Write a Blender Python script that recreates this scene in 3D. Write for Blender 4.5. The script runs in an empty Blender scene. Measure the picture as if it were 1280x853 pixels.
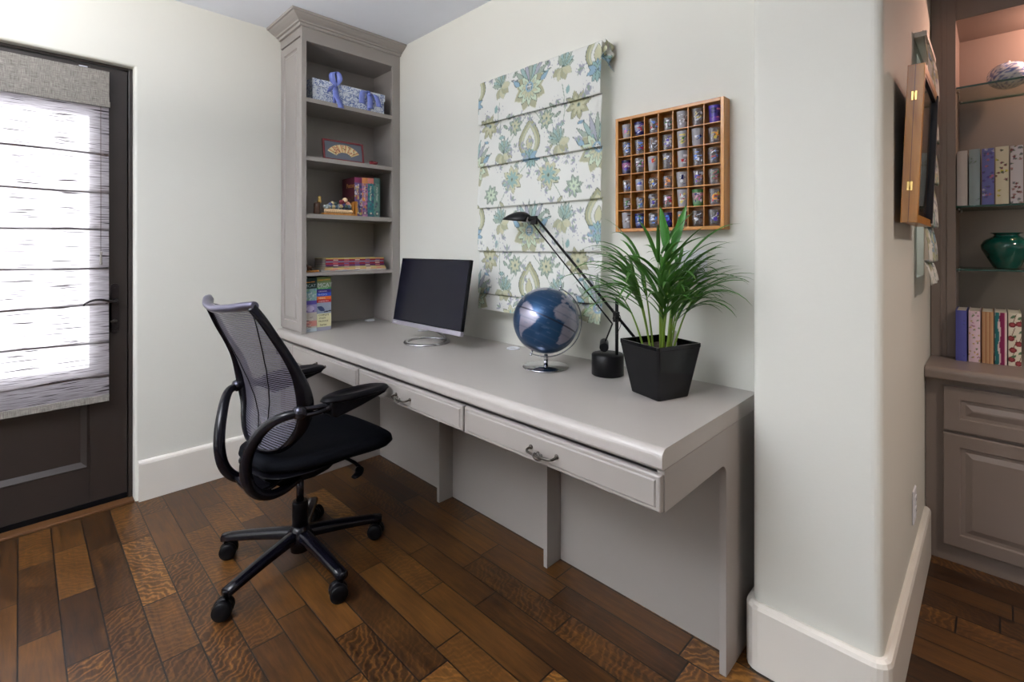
import bpy, math, random
import numpy as np
from mathutils import Vector, Matrix
PI = math.pi
R = math.radians
sc = bpy.context.scene
COL = sc.collection
rnd = random.Random(7)
ORG = {}

# ---------------------------------------------------------------- colour
def lin(c):
    c = c / 255.0
    return c / 12.92 if c <= 0.04045 else ((c + 0.055) / 1.055) ** 2.4
def rgb(r, g, b): return (lin(r), lin(g), lin(b), 1.0)

# ---------------------------------------------------------------- materials
def new_mat(name):
    m = bpy.data.materials.new(name); m.use_nodes = True
    nt = m.node_tree
    for n in list(nt.nodes): nt.nodes.remove(n)
    out = nt.nodes.new('ShaderNodeOutputMaterial')
    return m, nt, out
def node(nt, kind, **kw):
    n = nt.nodes.new(kind)
    for k, v in kw.items():
        if k in n.inputs: n.inputs[k].default_value = v
        else: setattr(n, k, v)
    return n
def principled(nt, out, **kw):
    p = nt.nodes.new('ShaderNodeBsdfPrincipled')
    for k, v in kw.items(): p.inputs[k].default_value = v
    nt.links.new(p.outputs[0], out.inputs[0])
    return p
def texco(nt, scale=(1, 1, 1)):
    t = node(nt, 'ShaderNodeTexCoord')
    m = node(nt, 'ShaderNodeMapping'); m.inputs['Scale'].default_value = scale
    nt.links.new(t.outputs['Object'], m.inputs['Vector'])
    return m.outputs[0]
def ramp(nt, fac, stops):
    r = node(nt, 'ShaderNodeValToRGB'); e = r.color_ramp.elements
    while len(e) < len(stops): e.new(0.5)
    for i, (p, c) in enumerate(stops): e[i].position = p; e[i].color = c
    nt.links.new(fac, r.inputs[0]); return r.outputs[0]
def bump(nt, p, h, strength, dist=0.002):
    b = node(nt, 'ShaderNodeBump', Strength=strength, Distance=dist)
    nt.links.new(h, b.inputs['Height']); nt.links.new(b.outputs[0], p.inputs['Normal']); return b

def m_plain(name, col, rough=0.5, metal=0.0, noise=0.04, scale=8.0, bmp=0.0, bscale=60.0, coat=0.0, **kw):
    m, nt, out = new_mat(name)
    p = principled(nt, out, Roughness=rough, Metallic=metal, **kw)
    p.inputs['Coat Weight'].default_value = coat
    v = texco(nt)
    n = node(nt, 'ShaderNodeTexNoise', Scale=scale, Detail=3.0)
    nt.links.new(v, n.inputs['Vector'])
    a = tuple(max(0, c * (1 - noise)) for c in col[:3]) + (1,)
    b = tuple(min(1, c * (1 + noise)) for c in col[:3]) + (1,)
    nt.links.new(ramp(nt, n.outputs[0], [(0.3, a), (0.7, b)]), p.inputs['Base Color'])
    if bmp:
        n2 = node(nt, 'ShaderNodeTexNoise', Scale=bscale, Detail=3.0)
        nt.links.new(v, n2.inputs['Vector']); bump(nt, p, n2.outputs[0], bmp)
    return m
def m_attr(name, rough=0.6, metal=0.0, weave=0.0, coat=0.0, spec=0.5, transl=0.0):
    m, nt, out = new_mat(name)
    p = principled(nt, out, Roughness=rough, Metallic=metal)
    p.inputs['Coat Weight'].default_value = coat
    p.inputs['Specular IOR Level'].default_value = spec
    a = node(nt, 'ShaderNodeAttribute', attribute_name='col')
    nt.links.new(a.outputs['Color'], p.inputs['Base Color'])
    if weave:
        n = node(nt, 'ShaderNodeTexNoise', Scale=500.0, Detail=2.0)
        nt.links.new(texco(nt), n.inputs['Vector']); bump(nt, p, n.outputs[0], weave, 0.001)
    if transl:
        t = node(nt, 'ShaderNodeBsdfTranslucent'); nt.links.new(a.outputs['Color'], t.inputs[0])
        mx = node(nt, 'ShaderNodeMixShader', Fac=transl)
        nt.links.new(p.outputs[0], mx.inputs[1]); nt.links.new(t.outputs[0], mx.inputs[2])
        nt.links.new(mx.outputs[0], out.inputs[0])
    return m
def m_wood(name, c1, c2, rough=0.35, axis='Z', coat=0.2, ring=18.0):
    m, nt, out = new_mat(name)
    p = principled(nt, out, Roughness=rough); p.inputs['Coat Weight'].default_value = coat
    s = {'X': (2, 26, 26), 'Y': (26, 2, 26), 'Z': (26, 26, 2)}[axis]
    v = texco(nt, s)
    n = node(nt, 'ShaderNodeTexNoise', Scale=2.0, Detail=5.0, Distortion=0.6)
    nt.links.new(v, n.inputs['Vector'])
    nt.links.new(ramp(nt, n.outputs[0], [(0.3, c1), (0.7, c2)]), p.inputs['Base Color'])
    bump(nt, p, n.outputs[0], 0.1, 0.001)
    return m
def m_glass(name, col=(1, 1, 1, 1), rough=0.0, tint=0.9):
    # thin clear pane: mostly straight-through with a glossy reflection
    m, nt, out = new_mat(name)
    tr = node(nt, 'ShaderNodeBsdfTransparent'); tr.inputs[0].default_value = col
    gl = node(nt, 'ShaderNodeBsdfGlossy'); gl.inputs['Roughness'].default_value = max(rough, 0.02)
    lw = node(nt, 'ShaderNodeLayerWeight', Blend=0.5)
    pw = node(nt, 'ShaderNodeMath', operation='POWER'); pw.inputs[1].default_value = 5.0; nt.links.new(lw.outputs['Facing'], pw.inputs[0])
    fr = node(nt, 'ShaderNodeMath', operation='MULTIPLY_ADD'); fr.inputs[1].default_value = 0.8; fr.inputs[2].default_value = 0.04; nt.links.new(pw.outputs[0], fr.inputs[0])
    v = texco(nt); n = node(nt, 'ShaderNodeTexNoise', Scale=3.0); nt.links.new(v, n.inputs['Vector'])
    mr = node(nt, 'ShaderNodeMath', operation='MULTIPLY'); mr.inputs[1].default_value = 0.02
    nt.links.new(n.outputs[0], mr.inputs[0])
    ad = node(nt, 'ShaderNodeMath', operation='ADD'); nt.links.new(fr.outputs[0], ad.inputs[0]); nt.links.new(mr.outputs[0], ad.inputs[1])
    mx = node(nt, 'ShaderNodeMixShader')
    nt.links.new(ad.outputs[0], mx.inputs[0]); nt.links.new(tr.outputs[0], mx.inputs[1]); nt.links.new(gl.outputs[0], mx.inputs[2])
    nt.links.new(mx.outputs[0], out.inputs[0])
    return m

TAUPE = (0.285, 0.262, 0.246)
M = {}
M['wall'] = m_plain('wall_paint', (0.635, 0.632, 0.583), 0.75, noise=0.012, scale=1.5, bmp=0.25, bscale=45)
M['ceiling'] = m_plain('ceiling_paint', (0.75, 0.79, 0.87), 0.85, noise=0.01, bmp=0.15, bscale=60)
M['white_trim'] = m_plain('white_trim_paint', (0.70, 0.67, 0.62), 0.35, noise=0.01)
M['taupe'] = m_plain('taupe_lacquer', TAUPE, 0.33, noise=0.02, scale=4)
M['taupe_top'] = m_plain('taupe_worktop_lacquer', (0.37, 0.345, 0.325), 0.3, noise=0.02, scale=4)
M['taupe_r'] = m_plain('taupe_brown_lacquer', (0.215, 0.175, 0.155), 0.35, noise=0.02, scale=4)
M['door'] = m_plain('brown_door_paint', (0.024, 0.018, 0.016), 0.36, noise=0.03)
M['bronze'] = m_plain('dark_bronze', (0.035, 0.03, 0.032), 0.35, 0.8, noise=0.1, scale=40)
M['pewter'] = m_plain('pewter_pull', (0.10, 0.09, 0.08), 0.3, 0.9, noise=0.15, scale=60)
M['black_plastic'] = m_plain('black_plastic', (0.004, 0.004, 0.006), 0.3, noise=0.1, scale=20, **{'Specular IOR Level': 0.14})
M['black_gloss'] = m_plain('black_gloss_plastic', (0.003, 0.003, 0.006), 0.18, noise=0.1, scale=20, **{'Specular IOR Level': 0.3})
M['dark_chrome'] = m_plain('dark_polished_alloy', (0.045, 0.045, 0.06), 0.2, 0.85, noise=0.05, scale=20)
M['grey_alloy'] = m_plain('grey_polished_alloy', (0.12, 0.115, 0.17), 0.28, 0.6, noise=0.05, scale=20)
M['seat_fabric'] = m_plain('black_seat_fabric', (0.0035, 0.0042, 0.0065), 0.7, noise=0.3, scale=250, bmp=0.3, bscale=400, **{'Specular IOR Level': 0.06})
M['rubber'] = m_plain('black_rubber', (0.003, 0.003, 0.004), 0.3, noise=0.1, **{'Specular IOR Level': 0.15})
M['chrome'] = m_plain('chrome', (0.50, 0.50, 0.53), 0.07, 1.0, noise=0.02)
M['silver'] = m_plain('brushed_silver', (0.42, 0.40, 0.47), 0.3, 0.7, noise=0.02)
M['lamp_black'] = m_plain('satin_black_metal', (0.005, 0.005, 0.006), 0.36, noise=0.1, **{'Specular IOR Level': 0.2})
M['white_plastic'] = m_plain('white_plastic', (0.72, 0.73, 0.78), 0.35, noise=0.01)
M['oak'] = m_wood('honey_oak', rgb(158, 96, 24), rgb(192, 132, 52), axis='Z')
M['oak_x'] = m_wood('honey_oak_x', rgb(158, 96, 24), rgb(192, 132, 52), axis='X')
M['oak_dark'] = m_wood('case_back_wood', rgb(150, 98, 42), rgb(172, 116, 55), axis='Z')
M['threshold'] = m_wood('threshold_wood', rgb(70, 44, 24), rgb(100, 66, 36), axis='Y', rough=0.45)
M['walnut'] = m_wood('dark_carved_wood', rgb(50, 30, 20), rgb(84, 52, 32), axis='Z')
M['glass'] = m_glass('clear_glass')
M['green_glass'] = m_glass('shelf_glass', (0.86, 0.94, 0.90, 1))
M['green_edge'] = m_plain('green_glass_edge', (0.008, 0.055, 0.038), 0.1, noise=0.1)
M['leaf'] = None
M['paper'] = m_plain('book_pages', (0.62, 0.58, 0.50), 0.8, noise=0.08, scale=200)
M['paint'] = m_attr('printed_paper', 0.45)
M['paint_matte'] = m_attr('printed_cloth', 0.8, weave=0.3)
M['fabric_print'] = m_attr('floral_linen', 0.85, weave=0.35, spec=0.2, transl=0.18)
M['globe'] = m_attr('metallic_globe_print', 0.32, 0.6, coat=0.25)
M['ceramic_print'] = m_attr('glazed_print', 0.2, coat=0.5)
M['teal'] = m_plain('teal_glaze', (0.002, 0.085, 0.066), 0.1, noise=0.25, scale=20, coat=0.6)
M['pot'] = m_plain('black_glazed_pot', (0.0025, 0.0028, 0.004), 0.12, noise=0.2, **{'Specular IOR Level': 0.28})
M['soil'] = m_plain('potting_soil', (0.05, 0.033, 0.022), 0.9, noise=0.6, scale=90, bmp=1.0, bscale=150)
M['ribbon'] = m_plain('periwinkle_ribbon', (0.17, 0.22, 0.60), 0.4, noise=0.12, scale=60)
M['red'] = m_plain('red_glaze', (0.16, 0.006, 0.014), 0.2, noise=0.2, scale=60, coat=0.4)
M['brass'] = m_plain('brass', (0.55, 0.38, 0.14), 0.25, 1.0, noise=0.05)
M['black_lacquer'] = m_plain('black_inner_frame', (0.012, 0.01, 0.016), 0.3, noise=0.1)
M['batten'] = m_plain('dark_batten_cloth', (0.05, 0.035, 0.038), 0.9, noise=0.3, scale=60)
M['felt'] = m_plain('dark_felt', (0.05, 0.05, 0.06), 0.9, noise=0.1)
M['screen'] = m_plain('screen_glass', (0.0045, 0.0048, 0.012), 0.2, noise=0.02, **{'Specular IOR Level': 0.3})

def m_leaf():
    m, nt, out = new_mat('palm_leaf')
    p = principled(nt, out, Roughness=0.38)
    a = node(nt, 'ShaderNodeAttribute', attribute_name='col')
    nt.links.new(a.outputs['Color'], p.inputs['Base Color'])
    t = node(nt, 'ShaderNodeBsdfTranslucent'); nt.links.new(a.outputs['Color'], t.inputs[0])
    mx = node(nt, 'ShaderNodeMixShader', Fac=0.25)
    nt.links.new(p.outputs[0], mx.inputs[1]); nt.links.new(t.outputs[0], mx.inputs[2])
    nt.links.new(mx.outputs[0], out.inputs[0]); return m
M['leaf'] = m_leaf()

def m_backmesh():
    m, nt, out = new_mat('chair_back_mesh')
    v = texco(nt)
    w = node(nt, 'ShaderNodeTexWave', Scale=38.0, Distortion=0.0); w.bands_direction = 'Z'
    nt.links.new(v, w.inputs['Vector'])
    p = node(nt, 'ShaderNodeBsdfPrincipled', Roughness=0.45, Metallic=0.1)
    nt.links.new(ramp(nt, w.outputs[0], [(0.2, (0.03, 0.028, 0.04, 1)), (0.8, (0.115, 0.108, 0.15, 1))]), p.inputs['Base Color'])
    tr = node(nt, 'ShaderNodeBsdfTransparent')
    f = node(nt, 'ShaderNodeMapRange'); f.inputs['To Min'].default_value = 0.34; f.inputs['To Max'].default_value = 0.04
    nt.links.new(w.outputs[0], f.inputs[0])
    mx = node(nt, 'ShaderNodeMixShader'); nt.links.new(f.outputs[0], mx.inputs[0])
    nt.links.new(p.outputs[0], mx.inputs[1]); nt.links.new(tr.outputs[0], mx.inputs[2])
    nt.links.new(mx.outputs[0], out.inputs[0]); return m
M['back_mesh'] = m_backmesh()

def m_blind():
    # slubbed natural-fibre weave; lets daylight through, dark slubs stay opaque
    m, nt, out = new_mat('slub_weave_blind')
    n = node(nt, 'ShaderNodeTexNoise', Scale=1.6, Detail=4.0); nt.links.new(texco(nt, (1, 9, 170)), n.inputs['Vector'])
    n2 = node(nt, 'ShaderNodeTexNoise', Scale=1.0, Detail=1.0, Distortion=0.0); nt.links.new(texco(nt, (1, 7, 210)), n2.inputs['Vector'])
    slub = ramp(nt, n2.outputs[0], [(0.595, (0, 0, 0, 1)), (0.67, (1, 1, 1, 1))])
    col = ramp(nt, n.outputs[0], [(0.35, (0.50, 0.46, 0.50, 1)), (0.6, (0.78, 0.74, 0.80, 1))])
    mc = node(nt, 'ShaderNodeMix', data_type='RGBA'); nt.links.new(slub, mc.inputs[0]); nt.links.new(col, mc.inputs[6]); mc.inputs[7].default_value = (0.05, 0.04, 0.045, 1)
    d = node(nt, 'ShaderNodeBsdfDiffuse'); nt.links.new(mc.outputs[2], d.inputs[0])
    t = node(nt, 'ShaderNodeBsdfTranslucent'); nt.links.new(mc.outputs[2], t.inputs[0])
    mx = node(nt, 'ShaderNodeMixShader', Fac=0.55)
    nt.links.new(d.outputs[0], mx.inputs[1]); nt.links.new(t.outputs[0], mx.inputs[2])
    tr = node(nt, 'ShaderNodeBsdfTransparent')
    inv = node(nt, 'ShaderNodeMath', operation='MULTIPLY_ADD'); inv.inputs[1].default_value = -0.20; inv.inputs[2].default_value = 0.20; nt.links.new(slub, inv.inputs[0])
    m2 = node(nt, 'ShaderNodeMixShader'); nt.links.new(inv.outputs[0], m2.inputs[0])
    nt.links.new(mx.outputs[0], m2.inputs[1]); nt.links.new(tr.outputs[0], m2.inputs[2])
    nt.links.new(m2.outputs[0], out.inputs[0]); return m
M['blind'] = m_blind()
def m_valance():
    m, nt, out = new_mat('woven_valance')
    p = principled(nt, out, Roughness=0.9)
    a = node(nt, 'ShaderNodeTexNoise', Scale=1.5, Detail=3.0); nt.links.new(texco(nt, (1, 20, 420)), a.inputs['Vector'])
    b = node(nt, 'ShaderNodeTexNoise', Scale=1.5, Detail=3.0); nt.links.new(texco(nt, (1, 420, 20)), b.inputs['Vector'])
    s = node(nt, 'ShaderNodeMath', operation='ADD'); nt.links.new(a.outputs[0], s.inputs[0]); nt.links.new(b.outputs[0], s.inputs[1])
    h = node(nt, 'ShaderNodeMath', operation='MULTIPLY'); h.inputs[1].default_value = 0.5; nt.links.new(s.outputs[0], h.inputs[0])
    nt.links.new(ramp(nt, h.outputs[0], [(0.38, (0.11, 0.10, 0.088, 1)), (0.62, (0.32, 0.30, 0.27, 1))]), p.inputs['Base Color'])
    bump(nt, p, h.outputs[0], 0.4, 0.001); return m
M['valance'] = m_valance()

def m_floor():
    m, nt, out = new_mat('dark_oak_planks')
    p = principled(nt, out, Roughness=0.33)
    t = node(nt, 'ShaderNodeTexCoord'); sx = node(nt, 'ShaderNodeSeparateXYZ'); nt.links.new(t.outputs['Object'], sx.inputs[0])
    def math_(op, a, b=None, c=None):
        n = node(nt, 'ShaderNodeMath', operation=op)
        for i, q in enumerate((a, b, c)):
            if q is None: continue
            if isinstance(q, (int, float)): n.inputs[i].default_value = q
            else: nt.links.new(q, n.inputs[i])
        return n.outputs[0]
    yy = math_('MULTIPLY', math_('ADD', sx.outputs['Y'], 0.084), 10.0)
    row = math_('FLOOR', yy); fy = math_('FRACT', yy)
    wx = math_('ADD', math_('MULTIPLY', sx.outputs['X'], 2.15), math_('MULTIPLY', row, 17.37))
    v1 = node(nt, 'ShaderNodeTexVoronoi', voronoi_dimensions='1D', Scale=1.0, Randomness=0.75); nt.links.new(wx, v1.inputs['W'])
    v2 = node(nt, 'ShaderNodeTexVoronoi', voronoi_dimensions='1D', feature='DISTANCE_TO_EDGE', Scale=1.0, Randomness=0.75); nt.links.new(wx, v2.inputs['W'])
    rc = node(nt, 'ShaderNodeSeparateColor'); nt.links.new(v1.outputs['Color'], rc.inputs[0])
    r1, r2, r3 = rc.outputs[0], rc.outputs[1], rc.outputs[2]
    # seams
    ey = math_('MINIMUM', fy, math_('SUBTRACT', 1.0, fy))
    sy = math_('LESS_THAN', ey, 0.022); sxm = math_('LESS_THAN', v2.outputs['Distance'], 0.0055)
    seam = math_('MAXIMUM', sy, sxm)
    # grain, its origin shifted on every plank
    cx = node(nt, 'ShaderNodeCombineXYZ')
    nt.links.new(math_('ADD', math_('MULTIPLY', sx.outputs['X'], 4.0), math_('MULTIPLY', r1, 60.0)), cx.inputs[0])
    nt.links.new(math_('ADD', math_('MULTIPLY', sx.outputs['Y'], 42.0), math_('MULTIPLY', r2, 60.0)), cx.inputs[1])
    nt.links.new(math_('MULTIPLY', r3, 30.0), cx.inputs[2])
    g = node(nt, 'ShaderNodeTexNoise', Scale=1.6, Detail=6.0, Roughness=0.65, Distortion=0.5); nt.links.new(cx.outputs[0], g.inputs['Vector'])
    # ray fleck: warped bands lying across the boards
    c2 = node(nt, 'ShaderNodeCombineXYZ')
    nt.links.new(math_('ADD', sx.outputs['X'], math_('MULTIPLY', r2, 9.0)), c2.inputs[0])
    nt.links.new(math_('ADD', sx.outputs['Y'], math_('MULTIPLY', r3, 9.0)), c2.inputs[1])
    w = node(nt, 'ShaderNodeTexWave', Scale=15.0, Distortion=13.0, Detail=4.0); w.inputs['Detail Scale'].default_value = 1.2
    rot = node(nt, 'ShaderNodeVectorRotate', rotation_type='Z_AXIS'); nt.links.new(c2.outputs[0], rot.inputs['Vector'])
    nt.links.new(math_('MULTIPLY', math_('SUBTRACT', r1, 0.5), 2.0), rot.inputs['Angle'])
    nt.links.new(rot.outputs[0], w.inputs['Vector'])
    fleck = math_('MULTIPLY', math_('POWER', w.outputs['Fac'], 2.0), math_('MULTIPLY', math_('GREATER_THAN', r3, 0.5), math_('ADD', 0.12, math_('MULTIPLY', r2, 0.5))))
    bl = node(nt, 'ShaderNodeTexNoise', Scale=5.0, Detail=3.0); nt.links.new(c2.outputs[0], bl.inputs['Vector'])
    tone = math_('ADD', math_('MULTIPLY', g.outputs[0], 0.50), math_('ADD', math_('MULTIPLY', r1, 0.18), math_('ADD', math_('MULTIPLY', bl.outputs[0], 0.22), math_('MULTIPLY', fleck, 0.40))))
    c = ramp(nt, tone, [(0.26, rgb(24, 13, 7)), (0.42, rgb(58, 35, 15)), (0.60, rgb(92, 59, 25)), (0.95, rgb(150, 106, 48))])
    mxc = node(nt, 'ShaderNodeMix', data_type='RGBA'); nt.links.new(seam, mxc.inputs[0]); nt.links.new(c, mxc.inputs[6]); mxc.inputs[7].default_value = (0.006, 0.004, 0.003, 1)
    nt.links.new(mxc.outputs[2], p.inputs['Base Color'])
    rr = math_('ADD', 0.25, math_('MULTIPLY', g.outputs[0], 0.22)); nt.links.new(rr, p.inputs['Roughness'])
    hgt = math_('SUBTRACT', math_('MULTIPLY', g.outputs[0], 0.12), seam)
    bump(nt, p, hgt, 0.5, 0.0015)
    return m
M['floor'] = m_floor()

# ---------------------------------------------------------------- mesh builder
class MB:
    def __init__(s): s.v = []; s.f = []; s.mi = []; s.sm = []; s.c = None
    def add(s, vs, fs, mi=0, smooth=False, cols=None):
        b = len(s.v)
        if cols is not None and s.c is None: s.c = [(0.5, 0.5, 0.5, 1)] * b
        s.v += [tuple(p) for p in vs]
        if s.c is not None: s.c += list(cols) if cols is not None else [(0.5, 0.5, 0.5, 1)] * len(vs)
        for f in fs: s.f.append(tuple(b + i for i in f)); s.mi.append(mi); s.sm.append(smooth)
        return s
    def box(s, x0, x1, y0, y1, z0, z1, mi=0, col=None):
        if x0 > x1: x0, x1 = x1, x0
        if y0 > y1: y0, y1 = y1, y0
        if z0 > z1: z0, z1 = z1, z0
        vs = [(x, y, z) for z in (z0, z1) for y in (y0, y1) for x in (x0, x1)]
        fs = [(0, 2, 3, 1), (4, 5, 7, 6), (0, 1, 5, 4), (1, 3, 7, 5), (3, 2, 6, 7), (2, 0, 4, 6)]
        return s.add(vs, fs, mi, False, None if col is None else [col] * 8)
    def prism(s, poly, axis, a, b, mi=0, smooth=False, col=None):
        """poly: 2-D ring; axis 'x': (y,z), 'y': (x,z), 'z': (x,y); extruded from a to b"""
        mk = {'x': lambda p, t: (t, p[0], p[1]), 'y': lambda p, t: (p[0], t, p[1]), 'z': lambda p, t: (p[0], p[1], t)}[axis]
        n = len(poly); vs = [mk(p, a) for p in poly] + [mk(p, b) for p in poly]
        ar = sum(poly[i][0] * poly[(i + 1) % n][1] - poly[(i + 1) % n][0] * poly[i][1] for i in range(n))
        fl = (ar > 0) == (b > a)
        if axis == 'y': fl = not fl
        sides = [((i, (i + 1) % n, n + (i + 1) % n, n + i) if fl else (i, n + i, n + (i + 1) % n, (i + 1) % n)) for i in range(n)]
        c = None if col is None else [col] * (2 * n)
        s.add(vs, sides, mi, smooth, c)
        b0 = len(s.v) - 2 * n
        lo = tuple(b0 + i for i in range(n)); hi = tuple(b0 + n + i for i in range(n))
        s.f += [lo[::-1] if fl else lo, hi if fl else hi[::-1]]; s.mi += [mi, mi]; s.sm += [False, False]
        return s
    def tube(s, pts, r, seg=10, mi=0, caps=True, flat=1.0, closed=False, up=None, col=None):
        pts = [Vector(p) for p in pts]; n = len(pts)
        rr = r if isinstance(r, (list, tuple)) else [r] * n
        vs = []; prev = Vector(up) if up else None
        for i in range(n):
            if closed: t = pts[(i + 1) % n] - pts[i - 1]
            else: t = pts[min(i + 1, n - 1)] - pts[max(i - 1, 0)]
            t.normalize()
            if prev is None: prev = Vector((0, 0, 1)) if abs(t.z) < 0.9 else Vector((1, 0, 0))
            a = prev - t * prev.dot(t)
            if a.length < 1e-6: a = t.orthogonal()
            a.normalize(); b = t.cross(a)
            if not up: prev = a
            for k in range(seg):
                th = 2 * PI * k / seg
                vs.append(pts[i] + a * (math.cos(th) * rr[i] * flat) + b * (math.sin(th) * rr[i]))
        fs = []
        m = n if closed else n - 1
        for i in range(m):
            j = (i + 1) % n
            for k in range(seg):
                k2 = (k + 1) % seg
                fs.append((i * seg + k, i * seg + k2, j * seg + k2, j * seg + k))
        s.add(vs, fs, mi, True, None if col is None else [col] * len(vs))
        if caps and not closed:
            b0 = len(s.v) - n * seg
            s.f += [tuple(b0 + k for k in range(seg))[::-1], tuple(b0 + (n - 1) * seg + k for k in range(seg))]
            s.mi += [mi, mi]; s.sm += [False, False]
        return s
    def lathe(s, prof, c=(0, 0, 0), seg=32, mi=0, M4=None, smooth=True, col=None, caps=True):
        vs = []; fs = []; n = len(prof)
        for i, (r, z) in enumerate(prof):
            for k in range(seg):
                th = 2 * PI * k / seg
                p = Vector((r * math.cos(th), r * math.sin(th), z))
                if M4: p = M4 @ p
                vs.append(p + Vector(c))
        for i in range(n - 1):
            for k in range(seg):
                k2 = (k + 1) % seg
                fs.append((i * seg + k, i * seg + k2, (i + 1) * seg + k2, (i + 1) * seg + k))
        s.add(vs, fs, mi, smooth, None if col is None else [col] * len(vs)); b0 = len(s.v) - n * seg
        if not caps: return s
        if prof[0][0] > 1e-5: s.f.append(tuple(b0 + k for k in range(seg))[::-1]); s.mi.append(mi); s.sm.append(False)
        if prof[-1][0] > 1e-5: s.f.append(tuple(b0 + (n - 1) * seg + k for k in range(seg))); s.mi.append(mi); s.sm.append(False)
        return s
    def grid(s, P, mi=0, smooth=True, cols=None, flip=False):
        """P: (ny, nx, 3) array"""
        ny, nx = P.shape[:2]
        vs = P.reshape(-1, 3).tolist(); fs = []
        for j in range(ny - 1):
            for i in range(nx - 1):
                a = j * nx + i
                f = (a, a + 1, a + nx + 1, a + nx)
                fs.append(f[::-1] if flip else f)
        c = None
        if cols is not None:
            cc = np.ones((ny * nx, 4)); cc[:, :3] = cols.reshape(ny * nx, -1)[:, :3]
            if cols.shape[-1] == 4: cc[:, 3] = cols.reshape(-1, 4)[:, 3]
            c = [tuple(x) for x in cc.tolist()]
        return s.add(vs, fs, mi, smooth, c)
    def ball(s, c, r, seg=16, rings=10, mi=0, sc_=(1, 1, 1), col=None):
        prof = [(max(1e-4 if i in (0, rings) else 0, r * math.sin(PI * i / rings)), -r * math.cos(PI * i / rings)) for i in range(rings + 1)]
        return s.lathe(prof, c, seg, mi, Matrix.Diagonal((*sc_, 1)), col=col)
    def xf(s, Mx):
        s.v = [tuple(Mx @ Vector(p)) for p in s.v]; return s
    def text(s, body, size, Mx, depth=0.0004, mi=0, col=None, align='LEFT'):
        cu = bpy.data.curves.new('t', 'FONT'); cu.body = body; cu.size = size; cu.extrude = depth; cu.align_x = align
        cu.resolution_u = 2
        ob = bpy.data.objects.new('t', cu); COL.objects.link(ob)
        dg = bpy.context.evaluated_depsgraph_get(); me = bpy.data.meshes.new_from_object(ob.evaluated_get(dg))
        s.add([Mx @ v.co for v in me.vertices], [tuple(p.vertices) for p in me.polygons], mi, False, None if col is None else [col] * len(me.vertices))
        bpy.data.objects.remove(ob); bpy.data.curves.remove(cu); bpy.data.meshes.remove(me)
        return s

def smooth_path(pts, n=8, closed=False):
    P = [Vector(p) for p in pts]; out = []; N = len(P)
    rng = range(N if closed else N - 1)
    for i in rng:
        if closed: p0, p1, p2, p3 = P[i - 1], P[i], P[(i + 1) % N], P[(i + 2) % N]
        else: p0, p1, p2, p3 = P[max(i - 1, 0)], P[i], P[i + 1], P[min(i + 2, N - 1)]
        for k in range(n):
            t = k / n
            out.append(0.5 * ((2 * p1) + (p2 - p0) * t + (2 * p0 - 5 * p1 + 4 * p2 - p3) * t * t + (3 * p1 - p0 - 3 * p2 + p3) * t ** 3))
    if not closed: out.append(P[-1])
    return out

def link(name, mb, mats, parent=None, org=None, bevel=0.0, seg=2, label=None):
    if not isinstance(mats, (list, tuple)): mats = [mats]
    me = bpy.data.meshes.new(name)
    o = Vector(org) if org is not None else (ORG[parent.name] if parent is not None else Vector((0, 0, 0)))
    me.from_pydata([(p[0] - o[0], p[1] - o[1], p[2] - o[2]) for p in mb.v], [], mb.f)
    me.polygons.foreach_set('material_index', mb.mi); me.polygons.foreach_set('use_smooth', mb.sm)
    for m in mats: me.materials.append(m)
    if mb.c is not None:
        a = me.color_attributes.new('col', 'FLOAT_COLOR', 'POINT')
        a.data.foreach_set('color', np.array(mb.c, dtype=np.float32).ravel())
    me.update()
    ob = bpy.data.objects.new(name, me); COL.objects.link(ob)
    if parent is not None: ob.parent = parent; ORG[ob.name] = ORG[parent.name]
    else: ob.location = o; ORG[ob.name] = o
    if label: ob['label'] = label
    if bevel:
        b = ob.modifiers.new('bevel', 'BEVEL'); b.width = bevel; b.segments = seg; b.limit_method = 'ANGLE'; b.angle_limit = R(40)
        b.harden_normals = False
    return ob
def tag(o, label, cat, group=None):
    o['label'] = label; o['category'] = cat
    if group: o['group'] = group
    return o
def thing(name, loc, label, cat, group=None):
    o = bpy.data.objects.new(name, None); COL.objects.link(o); o.location = loc; o.empty_display_size = 0.05
    ORG[o.name] = Vector(loc); return tag(o, label, cat, group)
def struct(name, mb, mats, bevel=0.0, parent=None, seg=2):
    o = link(name, mb, mats, parent, bevel=bevel, seg=seg)
    if parent is None: o['kind'] = 'structure'
    return o
def group_struct(name, loc):
    o = bpy.data.objects.new(name, None); COL.objects.link(o); o.location = loc; ORG[o.name] = Vector(loc); o['kind'] = 'structure'; return o

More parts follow.
